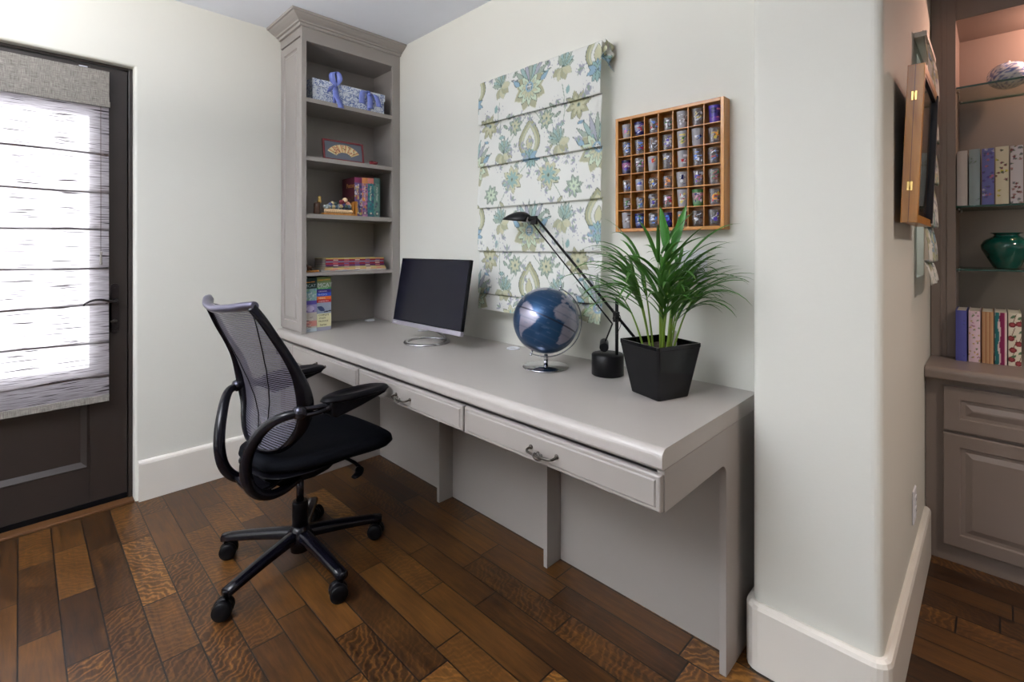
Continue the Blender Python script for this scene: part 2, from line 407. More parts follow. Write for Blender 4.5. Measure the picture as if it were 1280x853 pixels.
# ---------------------------------------------------------------- painter for printed surfaces
class Canvas:
    """w x h metres painted at `res` metres per sample; (0,0) bottom left"""
    def __init__(s, w, h, res, bg):
        s.w, s.h = w, h; s.nx = max(2, int(round(w / res)) + 1); s.ny = max(2, int(round(h / res)) + 1)
        xs = np.linspace(0, w, s.nx); ys = np.linspace(0, h, s.ny); s.X, s.Y = np.meshgrid(xs, ys)
        s.a = np.ones((s.ny, s.nx, 3)) * np.array(bg[:3])
    def _win(s, x0, x1, y0, y1):
        i0 = max(0, int(x0 / s.w * (s.nx - 1)) - 1); i1 = min(s.nx, int(x1 / s.w * (s.nx - 1)) + 3)
        j0 = max(0, int(y0 / s.h * (s.ny - 1)) - 1); j1 = min(s.ny, int(y1 / s.h * (s.ny - 1)) + 3)
        return (slice(j0, j1), slice(i0, i1)) if i1 > i0 and j1 > j0 else None
    def put(s, win, mask, col, al=1.0):
        A = s.a[win]; A[mask] = A[mask] * (1 - al) + np.array(col[:3]) * al
    def petal(s, x, y, ang, L, W, fill, line=None, al=1.0, lw=0.0016, p=1.0):
        e = L + W
        win = s._win(x - e, x + e, y - e, y + e)
        if not win: return
        dx = s.X[win] - x; dy = s.Y[win] - y; c, q = math.cos(ang), math.sin(ang)
        u = (dx * c + dy * q) / L; v = -dx * q + dy * c
        ok = (u > 0) & (u < 1); uu = np.clip(u, 0, 1)
        hw = W * 0.5 * np.sin(PI * uu ** p)
        ins = ok & (np.abs(v) < hw)
        if fill is not None: s.put(win, ins, fill, al)
        if line is not None: s.put(win, ok & (np.abs(np.abs(v) - hw) < lw) & (np.abs(v) < hw + lw), line, 0.85)
    def disc(s, x, y, r, col, r2=None, al=1.0):
        win = s._win(x - r, x + r, y - (r2 or r), y + (r2 or r))
        if not win: return
        d = ((s.X[win] - x) / r) ** 2 + ((s.Y[win] - y) / (r2 or r)) ** 2
        s.put(win, d < 1, col, al)
    def rect(s, x0, x1, y0, y1, col, al=1.0):
        win = s._win(x0, x1, y0, y1)
        if win: s.put(win, (s.X[win] >= x0) & (s.X[win] <= x1) & (s.Y[win] >= y0) & (s.Y[win] <= y1), col, al)
    def line(s, pts, w, col, al=1.0):
        for (x0, y0), (x1, y1) in zip(pts[:-1], pts[1:]):
            win = s._win(min(x0, x1) - w, max(x0, x1) + w, min(y0, y1) - w, max(y0, y1) + w)
            if not win: continue
            dx, dy = x1 - x0, y1 - y0; L2 = dx * dx + dy * dy + 1e-12
            t = np.clip(((s.X[win] - x0) * dx + (s.Y[win] - y0) * dy) / L2, 0, 1)
            d = np.hypot(s.X[win] - x0 - t * dx, s.Y[win] - y0 - t * dy)
            s.put(win, d < w / 2, col, al)
    def poly(s, pts, col, al=1.0):
        xs = [p[0] for p in pts]; ys = [p[1] for p in pts]
        win = s._win(min(xs), max(xs), min(ys), max(ys))
        if not win: return
        X, Y = s.X[win], s.Y[win]; ins = np.zeros(X.shape, bool); n = len(pts)
        for i in range(n):
            x0, y0 = pts[i]; x1, y1 = pts[i - 1]
            cnd = (y0 > Y) != (y1 > Y)
            ins ^= cnd & (X < (x1 - x0) * (Y - y0) / ((y1 - y0) if y1 != y0 else 1e-12) + x0)
        s.put(win, ins, col, al)
# ================================================================ camera
cam_d = bpy.data.cameras.new('camera'); cam = bpy.data.objects.new('camera', cam_d); COL.objects.link(cam)
cam.location = (2.95, -1.68, 1.229); cam.rotation_euler = (PI / 2, 0, 0.7804)
cam_d.sensor_width = 36; cam_d.lens = 609.64 / 1280 * 36; cam_d.shift_y = -(426.5 - 309.46) / 1280
cam_d.clip_start = 0.02; sc.camera = cam

# ================================================================ room shell
CZ = 2.48
XE, YS, YN = 5.6, -5.0, 1.45
m = MB().box(-0.30, XE + 0.2, YS - 0.2, 1.6, -0.12, 0.0); struct('floor', m, M['floor'])
m = MB().box(-0.30, XE + 0.2, YS - 0.2, 1.6, CZ, CZ + 0.12); struct('ceiling', m, M['ceiling'])

def arc(cx, cy, r, a0, a1, n=6):
    return [(cx + r * math.cos(R(a0 + (a1 - a0) * i / n)), cy + r * math.sin(R(a0 + (a1 - a0) * i / n))) for i in range(n + 1)]
# left wall (x = 0): door opening y -2.25..-1.29 up to 2.10, big window opening y -4.5..-2.75
DY0, DY1, DZ = -2.25, -1.29, 2.10
m = MB(); rr_ = 0.013
m.prism([(0, 0.15), (-0.2, 0.15), (-0.2, DY1)] + arc(-rr_, DY1 + rr_, rr_, -90, 0, 5), 'z', 0, DZ + rr_)
m.prism([(-0.2, DY0 + 0.0), (-rr_, DY0)] + [(0, DY0 - rr_)] + [(0, -2.75), (-0.2, -2.75)], 'z', 0, DZ + rr_)
m.prism([(-0.2, DZ)] + arc(-rr_, DZ + rr_, rr_, -90, 0, 5) + [(0, CZ), (-0.2, CZ)], 'y', DY0 - rr_, DY1 + rr_)
m.box(-0.2, 0, DY1 + rr_, 0.15, DZ + rr_, CZ); m.box(-0.2, 0, -2.75, DY0 - rr_, DZ + rr_, CZ)
m.box(-0.2, 0, -4.5, -2.75, 0, 0.85); m.box(-0.2, 0, -4.5, -2.75, 2.3, CZ); m.box(-0.2, 0, YS, -4.5, 0, CZ)
struct('wall_left', m, M['wall'])
# back wall (y = 0) with the window opening behind the floral shade, up to the projecting column
WX0, WX1, WZ0, WZ1 = 1.18, 1.778, 1.0, 2.0
m = MB()
m.box(0, WX0, 0, 0.15, 0, CZ); m.box(WX1, 2.46, 0, 0.15, 0, CZ); m.box(WX0, WX1, 0, 0.15, 0, WZ0); m.box(WX0, WX1, 0, 0.15, WZ1, CZ)
struct('wall_back', m, M['wall'])
# projecting column and side wall (x = 2.75) with a window opening y 0.52..0.84
c1 = arc(2.727, -0.134, 0.023, -90, 0, 6); c0 = arc(2.463, -0.134, 0.023, 180, 270, 6)
m = MB()
m.prism(c0 + c1 + [(2.75, 0.60), (2.55, 0.60), (2.55, 0.15), (2.44, 0.15)], 'z', 0, CZ)
m.box(2.55, 2.75, 0.60, 0.84, 0, 1.12); m.box(2.55, 2.75, 0.60, 0.84, 1.93, CZ); m.box(2.55, 2.75, 0.84, 1.6, 0, CZ)
struct('wall_right', m, M['wall'])
m = MB().box(2.75, XE + 0.2, YN, YN + 0.15, 0, CZ); struct('wall_alcove', m, M['wall'])
m = MB(); m.box(XE, XE + 0.2, YS, YN, 0, CZ); struct('wall_east', m, M['wall'])
m = MB(); m.box(-0.2, 0.5, YS - 0.2, YS, 0, CZ); m.box(2.3, XE + 0.2, YS - 0.2, YS, 0, CZ)
m.box(0.5, 2.3, YS - 0.2, YS, 0, 0.9); m.box(0.5, 2.3, YS - 0.2, YS, 2.3, CZ); struct('wall_front', m, M['wall'])

# skirting
def skirt(name, path, h=0.193, t=0.02):
    """path: list of xy points on the wall face, room on the left-hand side of travel"""
    prof = [(0, 0), (t, 0), (t, h - 0.016), (t - 0.004, h - 0.006), (t - 0.012, h), (0, h)]
    P = [Vector(p) for p in path]; n = len(P); rings = []
    for i in range(n):
        d0 = (P[i] - P[i - 1]).normalized() if i else (P[1] - P[0]).normalized()
        d1 = (P[i + 1] - P[i]).normalized() if i < n - 1 else d0
        n0, n1 = Vector((-d0.y, d0.x)), Vector((-d1.y, d1.x)); b = (n0 + n1); b /= max(0.2, b.dot(n0))
        rings.append([(P[i].x + b.x * q[0], P[i].y + b.y * q[0], q[1]) for q in prof])
    mb = MB(); k = len(prof); vs = [p for r_ in rings for p in r_]; fs = []
    for i in range(n - 1):
        for j in range(k):
            j2 = (j + 1) % k; fs.append((i * k + j, (i + 1) * k + j, (i + 1) * k + j2, i * k + j2))
    fs.append(tuple(range(k))); fs.append(tuple((n - 1) * k + j for j in range(k))[::-1])
    mb.add(vs, fs); struct(name, mb, M['white_trim'])
skirt('baseboard_left', [(0, -0.64), (0, DY1 + 0.015)])
skirt('baseboard_rear', [(0, DY0 - 0.015), (0, -2.74)])
rev = [(2.44, -0.02), (2.44, -0.134)] + arc(2.463, -0.134, 0.023, 180, 270, 4)[1:] + arc(2.727, -0.134, 0.023, -90, 0, 5) + [(2.75, 0.872)]
skirt('baseboard_right', rev[::-1])

# ---------------------------------------------------------------- door in the left wall
dr = group_struct('door_1', (-0.06, -1.75, 0.0))
FX = -0.06
m = MB(); m.box(-0.14, -0.045, DY1 - 0.016, DY1, 0, DZ); m.box(-0.14, -0.045, DY0, DY0 + 0.016, 0, DZ); m.box(-0.14, -0.045, DY0 + 0.016, DY1 - 0.016, DZ - 0.012, DZ)
m.box(-0.17, -0.112, DY1 - 0.03, DY1 - 0.016, 0, DZ); m.box(-0.17, -0.112, DY0 + 0.016, DY0 + 0.03, 0, DZ)
struct('door_frame', m, M['door'], 0.002, dr)
SY0, SY1 = DY0 + 0.019, DY1 - 0.0195
GY0, GY1, GZ0, GZ1 = -2.06, -1.448, 0.66, 1.85   # glazed part
PZ0, PZ1 = 0.195, 0.56                              # lower panel
m = MB()
m.box(FX - 0.045, FX, GY1, SY1, 0.035, 2.085); m.box(FX - 0.045, FX, SY0, GY0, 0.035, 2.085)
m.box(FX - 0.045, FX, GY0, GY1, GZ1, 2.085); m.box(FX - 0.045, FX, GY0, GY1, PZ1, GZ0); m.box(FX - 0.045, FX, GY0, GY1, 0.035, PZ0)
struct('door_slab', m, M['door'], 0.0012, dr)
m = MB()                                            # recessed lower panel with its moulding
m.box(FX - 0.03, FX - 0.018, GY0, GY1, PZ0, PZ1)
def mould(mb, y0, y1, z0, z1, x_out, x_in, w, d=0.004):
    """sloped picture-frame moulding running round a rectangle in a plane x = const"""
    o_ = [(x_out, y0, z0), (x_out, y1, z0), (x_out, y1, z1), (x_out, y0, z1)]
    mid = [(x_out + d, y0 + w * .35, z0 + w * .35), (x_out + d, y1 - w * .35, z0 + w * .35), (x_out + d, y1 - w * .35, z1 - w * .35), (x_out + d, y0 + w * .35, z1 - w * .35)]
    i_ = [(x_in, y0 + w, z0 + w), (x_in, y1 - w, z0 + w), (x_in, y1 - w, z1 - w), (x_in, y0 + w, z1 - w)]
    vs = o_ + mid + i_; fs = []
    for a in (0, 4):
        for k in range(4): fs.append((a + k, a + (k + 1) % 4, a + 4 + (k + 1) % 4, a + 4 + k))
    mb.add(vs, fs)
mould(m, GY0, GY1, PZ0, PZ1, FX + 0.0005, FX - 0.018, 0.032)
struct('door_panel', m, M['door'], 0, dr)
m = MB().box(FX - 0.028, FX - 0.022, GY0, GY1, GZ0, GZ1); struct('glass_pane', m, M['glass'], 0, dr)
m = MB().box(FX - 0.04, FX + 0.006, SY0, SY1, 0.012, 0.036); struct('door_sweep', m, M['rubber'], 0.002, dr)
# lever handle on a rounded plate
m = MB(); yc = -1.3575
pl = [(yc - 0.0165, 0.83), (yc + 0.0165, 0.83), (yc + 0.0165, 1.04)] + [(yc + 0.0165 * math.cos(a), 1.04 + 0.0165 * math.sin(a)) for a in np.linspace(0, PI, 9)[1:-1]] + [(yc - 0.0165, 1.04)] + \
     [(yc + 0.0165 * math.cos(a), 0.83 + 0.0165 * math.sin(a)) for a in np.linspace(PI, 2 * PI, 9)[1:-1]]
m.prism(pl, 'x', FX, FX + 0.005)
for z in (0.838, 1.035): m.ball((FX + 0.005, yc, z), 0.003, 8, 6)
hp = struct('door_handle', m, M['bronze'], 0.001, dr)
m = MB(); m.lathe([(0.013, 0), (0.013, 0.01), (0.009, 0.016), (0.008, 0.04), (0.0085, 0.045), (0.0001, 0.047)], (FX + 0.005, yc, 0.972), 16, M4=Matrix.Rotation(PI / 2, 4, 'Y'))
pts = smooth_path([(FX + 0.042, yc + 0.006, 0.970), (FX + 0.055, yc - 0.02, 0.975), (FX + 0.058, yc - 0.055, 0.985), (FX + 0.058, yc - 0.085, 0.984), (FX + 0.057, yc - 0.11, 0.972), (FX + 0.057, yc - 0.117, 0.962)], 5)
m.tube(pts, [0.007 - 0.0035 * i / (len(pts) - 1) for i in range(len(pts))], 10)
struct('lever', m, M['bronze'], 0, hp)
m = MB(); m.lathe([(0.009, 0), (0.009, 0.008), (0.005, 0.012), (0.004, 0.024), (0.0001, 0.025)], (FX + 0.005, yc, 0.876), 14, M4=Matrix.Rotation(PI / 2, 4, 'Y'))
m.box(FX + 0.020, FX + 0.026, yc - 0.018, yc + 0.008, 0.872, 0.880); struct('thumb_turn', m, M['pewter'], 0.001, hp)
m = MB().box(-0.14, 0.008, DY0, DY1 + 0.001, 0.0, 0.012); struct('trim_1', m, M['threshold'], 0.003)

# ---------------------------------------------------------------- windows
def simple_window(name, axis, c, a0, a1, z0, z1, mullions=1):
    """casement: painted frame and one glass pane; plane at x = c or y = c"""
    def bx(mb, u0, u1, w0, w1, t0, t1): (mb.box(c + t0, c + t1, u0, u1, w0, w1) if axis == 'x' else mb.box(u0, u1, c + t0, c + t1, w0, w1))
    w = group_struct(name, ((c, (a0 + a1) / 2, z0) if axis == 'x' else ((a0 + a1) / 2, c, z0)))
    mb = MB(); f = 0.045
    bx(mb, a0, a0 + f, z0, z1, -0.03, 0.03); bx(mb, a1 - f, a1, z0, z1, -0.03, 0.03)
    bx(mb, a0 + f, a1 - f, z0, z0 + f, -0.03, 0.03); bx(mb, a0 + f, a1 - f, z1 - f, z1, -0.03, 0.03)
    for i in range(mullions):
        u = a0 + (a1 - a0) * (i + 1) / (mullions + 1); bx(mb, u - 0.02, u + 0.02, z0 + f, z1 - f, -0.025, 0.025)
    struct('window_frame', mb, M['white_trim'], 0.003, w)
    mb = MB(); bx(mb, a0 + f, a1 - f, z0 + f, z1 - f, -0.003, 0.003); struct('window_glass', mb, M['glass'], 0, w)
simple_window('window_1', 'y', 0.10, WX0, WX1, WZ0, WZ1, 0)
simple_window('window_2', 'x', 2.62, 0.60, 0.84, 1.12, 1.93, 0)
simple_window('window_3', 'x', -0.12, -4.5, -2.75, 0.85, 2.3, 2)
simple_window('window_4', 'y', YS - 0.12, 0.5, 2.3, 0.9, 2.3, 2)

# ================================================================ built-in desk
def raised(mb, ax, c, a0, a1, z0, z1, d, rail=0.055, bev=0.012, dep=0.006, mi=0, flip=1):
    """raised-panel front lying in plane ax = c, its face looking to flip*axis; d = thickness"""
    def pt(a, z, t): return (c + flip * t, a, z) if ax == 'x' else (a, c + flip * t, z)
    def ring(i, t): return [pt(a0 + i, z0 + i, t), pt(a1 - i, z0 + i, t), pt(a1 - i, z1 - i, t), pt(a0 + i, z1 - i, t)]
    levels = [(0, -d), (0, -0.003), (0.003, 0)]
    if rail: levels += [(rail, 0), (rail + 0.004, -dep), (rail + 0.004 + bev, -dep), (rail + 0.004 + bev * 2.6, -0.001)]
    vs = []; fs = []
    for i, t in levels: vs += ring(i, t)
    for l in range(len(levels) - 1):
        for k in range(4): fs.append((l * 4 + k, l * 4 + (k + 1) % 4, l * 4 + 4 + (k + 1) % 4, l * 4 + 4 + k))
    n = len(levels) * 4; fs.append((n - 4, n - 3, n - 2, n - 1)); fs.append((3, 2, 1, 0))
    if (ax == 'x') != (flip > 0): fs = [f[::-1] for f in fs]
    return mb.add(vs, fs, mi)

DT = 0.76
desk = thing('built_in_desk', (1.4, -0.3, 0), 'long taupe built-in desk frame with three drawers under the worktop along the wall', 'desk')
m = MB().box(0.362, 2.385, -0.178, -0.16, 0, 0.711); link('back_panel', m, M['taupe'], desk)
for x in (1.034, 1.715):
    m = MB().box(x, x + 0.018, -0.26, -0.178, 0, 0.611); link('support_fin', m, M['taupe'], desk, bevel=0.001)
ap = [(-0.624, 0.711), (-0.624, 0.611)] + arc(-0.29, 0.581, 0.03, 90, 0, 8) + [(-0.26, 0), (-0.012, 0), (-0.012, 0.711)]
m = MB().prism(ap, 'x', 2.385, 2.405); link('end_panel', m, M['taupe'], desk, bevel=0.001)
m = MB(); m.box(0.362, 2.385, -0.596, -0.580, 0.690, 0.711); m.box(0.362, 2.385, -0.60, -0.178, 0.611, 0.618); m.box(0.362, 2.385, -0.622, -0.604, 0.612, 0.626)
link('apron', m, M['taupe'], desk)
def pull(parent, xc, y, z, dx=0.048):
    m = MB(); half = [(dx, y, z + 0.002), (dx + 0.001, y - 0.014, z), (dx - 0.006, y - 0.024, z - 0.002), (0.022, y - 0.027, z - 0.003), (0.011, y - 0.027, z - 0.003)]
    pts = [(xc - p[0], p[1], p[2]) for p in half] + [(xc + p[0], p[1], p[2]) for p in half[::-1]]
    m.tube(smooth_path(pts, 4), 0.0037, 8)
    h = link('handle', m, M['pewter'], parent)
    for sx in (-1, 1):
        m = MB().lathe([(0.007, 0), (0.007, 0.003), (0.0038, 0.006)], (xc + sx * dx, y, z + 0.002), 10, M4=Matrix.Rotation(PI / 2, 4, 'X')); link('rosette', m, M['pewter'], h)
    m = MB()
    for k in range(5):                      # birdcage twist
        pts = []
        for i in range(13):
            t = i / 12; a = 2 * PI * k / 5 + t * 2.4; rr = 0.003 + 0.0085 * math.sin(PI * t)
            pts.append((xc - 0.016 + 0.032 * t, y - 0.027 + rr * math.cos(a), z - 0.003 + rr * math.sin(a)))
        m.tube(pts, 0.0019, 6)
    link('twist', m, M['pewter'], h)
for x0, x1 in ((0.252, 0.972), (0.982, 1.688), (1.696, 2.402)):
    m = MB(); raised(m, 'y', -0.640, x0, x1, 0.613, 0.700, 0.018, rail=0, flip=-1)
    # beaded edge
    vs = []; fs = []
    lv = [(0.004, 0.0), (0.012, -0.0005), (0.014, 0.003)]
    d_ = link('drawer', m, M['taupe'], desk, bevel=0.003)
    m = MB(); raised(m, 'y', -0.6435, x0 + 0.012, x1 - 0.012, 0.624, 0.689, 0.004, rail=0, flip=-1)
    link('raised_field', m, M['taupe'], d_, bevel=0.002)
    pull(d_, (x0 + x1) / 2, -0.6435, 0.653)

top = thing('worktop', (1.2, -0.3, 0.712), 'continuous taupe worktop with rounded front edge running along the wall', 'worktop')
pr = [(-0.001, 0.712), (-0.634, 0.712), (-0.638, 0.718)] + arc(-0.616, 0.738, 0.022, 180, 90, 7) + [(-0.001, 0.76)]
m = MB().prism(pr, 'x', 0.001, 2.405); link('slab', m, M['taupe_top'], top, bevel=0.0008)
for x, y in ((0.104, -0.10), (0.66, -0.078), (1.365, -0.07)):
    m = MB().lathe([(0.019, 0.760), (0.031, 0.760), (0.031, 0.7635), (0.027, 0.765), (0.019, 0.7645), (0.019, 0.760)], (x, y, 0), 28, caps=False)
    link('cable_grommet', m, M['white_plastic'], top)

bc = thing('base_cabinet', (0.18, -0.3, 0), 'taupe base cabinet with small drawer under the tall bookcase', 'cabinet')
m = MB(); m.box(0.022, 0.36, -0.60, -0.002, 0, 0.70); link('carcass', m, M['taupe'], bc, bevel=0.001)
m = MB(); m.box(0.022, 0.247, -0.618, -0.60, 0.603, 0.611); raised(m, 'y', -0.640, 0.024, 0.247, 0.613, 0.700, 0.018, rail=0, flip=-1)
d_ = link('drawer', m, M['taupe'], bc, bevel=0.003)
m = MB(); raised(m, 'y', -0.6435, 0.036, 0.235, 0.624, 0.689, 0.004, rail=0, flip=-1); link('raised_field', m, M['taupe'], d_, bevel=0.002)
pull(d_, 0.135, -0.6435, 0.653)
m = MB(); raised(m, 'y', -0.622, 0.026, 0.356, 0.06, 0.60, 0.018, rail=0.05, flip=-1); link('door', m, M['taupe'], bc)

# ---------------------------------------------------------------- tall bookcase on the worktop
bk = thing('bookcase', (0.12, -0.3, 0.76), 'tall narrow taupe bookcase with crown moulding standing on the worktop in the corner', 'bookcase')
BX, BY = 0.30, -0.612
m = MB(); m.box(0.002, BX - 0.018, BY + 0.010, BY + 0.018, 0.7605, 2.44); link('side_panel', m, M['taupe'], bk)
m = MB().box(0.002, BX - 0.018, -0.020, -0.002, 0.7605, 2.44); link('side_panel', m, M['taupe'], bk)
m = MB(); raised(m, 'y', BY, 0.004, BX - 0.019, DT + 0.012, 2.368, 0.0098, rail=0.045, bev=0.008, dep=0.007, flip=-1)
link('raised_end_panel', m, M['taupe'], bk)
m = MB().box(0.002, 0.012, BY + 0.018, -0.020, 0.7605, 2.44); link('back_board', m, M['taupe'], bk)
fz = 0.7605
m = MB(); m.prism([(BY, fz), (BY + 0.027, fz), (BY + 0.027, 2.35), (-0.055, 2.35), (-0.055, fz), (-0.002, fz), (-0.002, 2.44), (BY, 2.44)], 'x', BX - 0.018, BX)
link('face_frame', m, M['taupe'], bk, bevel=0.0015)
for z0, z1 in ((1.073, 1.091), (1.389, 1.413), (1.704, 1.727), (2.022, 2.045)):
    m = MB().box(0.012, BX - 0.0185, BY + 0.018, -0.020, z0, z1)
    m.box(BX - 0.0185, BX - 0.002, BY + 0.027, -0.055, z0, z1); link('shelf', m, M['taupe'], bk)
m = MB().box(0.012, BX - 0.018, BY + 0.018, -0.020, 2.352, 2.365); link('shelf', m, M['taupe'], bk)
m = MB().box(0.002, BX - 0.018, BY, BY + 0.0098, 2.377, 2.43); link('frieze', m, M['taupe'], bk)
prof = [(0.0, 2.422), (0.012, 2.422), (0.015, 2.428), (0.016, 2.434), (0.026, 2.436), (0.029, 2.442), (0.044, 2.449), (0.060, 2.459), (0.068, 2.466), (0.076, 2.467), (0.078, 2.478), (0.0, 2.478)]
m = MB(); vs = []; k = len(prof)
for o_, z in prof: vs.append((0.002, BY - o_, z))
for o_, z in prof: vs.append((BX + o_, BY - o_, z))
for o_, z in prof: vs.append((BX + o_, -0.002, z))
fs = []
for s_ in range(2):
    for j in range(k): fs.append((s_ * k + j, s_ * k + (j + 1) % k, (s_ + 1) * k + (j + 1) % k, (s_ + 1) * k + j))
fs += [tuple(range(k))[::-1], tuple(2 * k + j for j in range(k))]
m.add(vs, fs); link('crown_moulding', m, M['taupe'], bk)

# ================================================================ floral fabric
WHITE = (0.74, 0.75, 0.72)
def sc3(r, g, b): return (lin(r) * 0.95, lin(g) * 0.95, lin(b) * 0.95)
OLV, OL2, SAGE, TEAL, BLU, INK, GRN, LIL = sc3(172, 172, 142), sc3(200, 200, 170), sc3(156, 172, 158), sc3(152, 182, 180), sc3(148, 178, 198), sc3(88, 102, 96), sc3(204, 218, 196), sc3(168, 170, 184)
def big_flower(c, x, y, S=1.0):
    for i in range(9): c.petal(x, y + 0.01 * S, R(90 + (i - 4) * 17), 0.115 * S, 0.02 * S, [TEAL, SAGE, LIL][i % 3], INK, 0.9, 0.0012)
    for a in (25, 155, 205, 335, 250, 290): c.petal(x, y, R(a), 0.088 * S, 0.05 * S, OLV, OL2, 0.9)
    for a in (10, 170): c.petal(x + 0.05 * S * (1 if a < 90 else -1), y + 0.015 * S, R(a + (25 if a < 90 else -25)), 0.05 * S, 0.022 * S, BLU, INK)
    for i in range(9): c.petal(x, y - 0.004 * S, R(-90 + (i - 4) * 36), 0.066 * S, 0.026 * S, GRN, INK, 1.0, 0.0012)
    for i in range(9): c.petal(x, y - 0.004 * S, R(-90 + (i - 4) * 36), 0.044 * S, 0.014 * S, OL2, SAGE)
    c.disc(x, y + 0.004 * S, 0.02 * S, BLU); c.disc(x, y + 0.004 * S, 0.012 * S, WHITE)
    for i in range(3):
        for j in range(3): c.disc(x + (i - 1) * 0.008 * S, y + 0.004 * S + (j - 1) * 0.008 * S, 0.0028 * S, INK)
def palmette(c, x, y, S=1.0):
    c.petal(x, y - 0.065 * S, R(90), 0.165 * S, 0.115 * S, OLV, INK, 1.0, 0.002, 0.8)
    c.petal(x, y - 0.058 * S, R(90), 0.140 * S, 0.090 * S, OL2, SAGE, 1.0, 0.0016, 0.8)
    c.petal(x, y - 0.050 * S, R(90), 0.115 * S, 0.064 * S, WHITE, SAGE, 1.0, 0.0016, 0.8)
    c.petal(x, y - 0.040 * S, R(90), 0.075 * S, 0.034 * S, OL2, INK, 1.0, 0.0012)
    for a in (90, 60, 120, 30, 150, -10, 190): c.petal(x, y - 0.062 * S, R(a), (0.05 if abs(a - 90) > 50 else 0.042) * S, 0.02 * S, BLU if a % 20 else TEAL, INK, 1, 0.0011)
    for a in (-60, -120, -90): c.petal(x, y - 0.062 * S, R(a), 0.045 * S, 0.018 * S, TEAL, INK, 1, 0.0011)
def star(c, x, y, S, f1, f2):
    for i in range(8): c.petal(x, y, R(i * 45 + 12), 0.052 * S, 0.024 * S, f1, INK, 0.95, 0.0009)
    for i in range(8): c.petal(x, y, R(i * 45 + 12), 0.034 * S, 0.012 * S, f2, None)
    c.disc(x, y, 0.008 * S, SAGE); c.disc(x, y, 0.004 * S, INK)
def leafy(c, x, y, s_=1):
    for i in range(7): c.petal(x, y, R(90 - s_ * 25 + (i - 3) * 17), 0.078 * (1 - 0.07 * abs(i - 3)), 0.021, TEAL if i % 2 else SAGE, INK, 0.85, 0.0008)
    for i in range(4): c.petal(x, y - 0.004, R(-70 - s_ * 20 + (i - 1.5) * 42), 0.058, 0.036, OL2 if i % 2 else OLV, SAGE, 0.9, 0.001)
def sprig(c, x, y, a, s_=1.0):
    for k in (-1, 0, 1): c.petal(x, y, a + k * 0.7, 0.026 * s_, 0.009 * s_, LIL if k else SAGE, None)
    for k in range(4): c.disc(x + 0.02 * math.cos(a + 2 + k), y + 0.02 * math.sin(a + 2 + k), 0.0022, LIL)
def floral_canvas(W, H, res, ox=0.0, oz=0.0):
    c = Canvas(W, H, res, WHITE); P = 0.64; cxm = W * 0.475 + ox
    rs = random.Random(3)
    y = H - 0.10 + P + oz
    while y > -0.4:
        for sx in (-0.73, 0.0, 0.73):
            x = cxm + sx
            for s_ in (-1, 1):
                c.line([(x + s_ * 0.02, y - 0.11), (x + s_ * 0.06, y - 0.15), (x + s_ * 0.13, y - 0.24), (x + s_ * 0.19, y - 0.20), (x + s_ * 0.2, y - 0.08), (x + s_ * 0.19, y - 0.03)], 0.0034, SAGE)
                c.line([(x + s_ * 0.02, y - 0.33), (x + s_ * 0.06, y - 0.37), (x + s_ * 0.12, y - 0.41), (x + s_ * 0.20, y - 0.52), (x + s_ * 0.19, y - 0.60)], 0.0034, SAGE)
            big_flower(c, x, y, 1.15); palmette(c, x, y - 0.245, 1.1)
            big_flower(c, x + 0.365, y - 0.32, 1.15); palmette(c, x + 0.365, y + 0.055, 1.1)
            for s_ in (-1, 1):
                leafy(c, x + s_ * 0.185, y + 0.045, s_); leafy(c, x + s_ * 0.17, y - 0.27, -s_)
                star(c, x + s_ * 0.265, y - 0.13, 1.25, OLV, OL2); star(c, x + s_ * 0.095, y - 0.155, 0.95, SAGE, OL2)
                star(c, x + s_ * 0.11, y - 0.40, 1.3, OL2, TEAL); star(c, x + s_ * 0.25, y - 0.46, 0.95, SAGE, GRN)
                c.petal(x + s_ * 0.14, y - 0.16, R(90 - s_ * 60), 0.04, 0.015, SAGE, INK, 1, 0.0009)
                c.petal(x + s_ * 0.30, y - 0.20, R(90 + s_ * 100), 0.035, 0.013, BLU, INK, 1, 0.0009)
                c.petal(x + s_ * 0.215, y - 0.075, R(80), 0.04, 0.022, TEAL, None)
                for q_ in range(7):
                    yy_ = y - 0.12 - 0.075 * q_; xx_ = x + s_ * (0.15 + 0.05 * math.sin(q_ * 1.7))
                    c.petal(xx_, yy_, R(90 + s_ * (50 + 40 * (q_ % 3))), 0.042, 0.017, (SAGE, TEAL, OLV)[q_ % 3], INK, 0.9, 0.0009)
        for _ in range(80): sprig(c, rs.random() * W, y - rs.random() * P, rs.random() * 6.28, 0.7 + rs.random() * 0.5)
        y -= P
    # cloth print sits over the same ground: keep sprigs subtle
    return c

def shade_profile(z_top, z_bot, folds, step=0.012, n=14):
    """[(offset, z, s)] down the cloth; s = distance along the print"""
    zs = [z_top] + list(folds) + [z_bot]; out = []
    for i in range(len(zs) - 1):
        a, b = zs[i], zs[i + 1]
        for k in range(n):
            t = k / (n - 1)
            out.append((step * (0.15 + 0.85 * t) + 0.004 * math.sin(PI * t), a + (b - a) * t - (0.005 * t if i < len(zs) - 2 else 0), a + (b - a) * t))
        if i < len(zs) - 2: out.append((step * 0.1, b + 0.001, b))
    return out

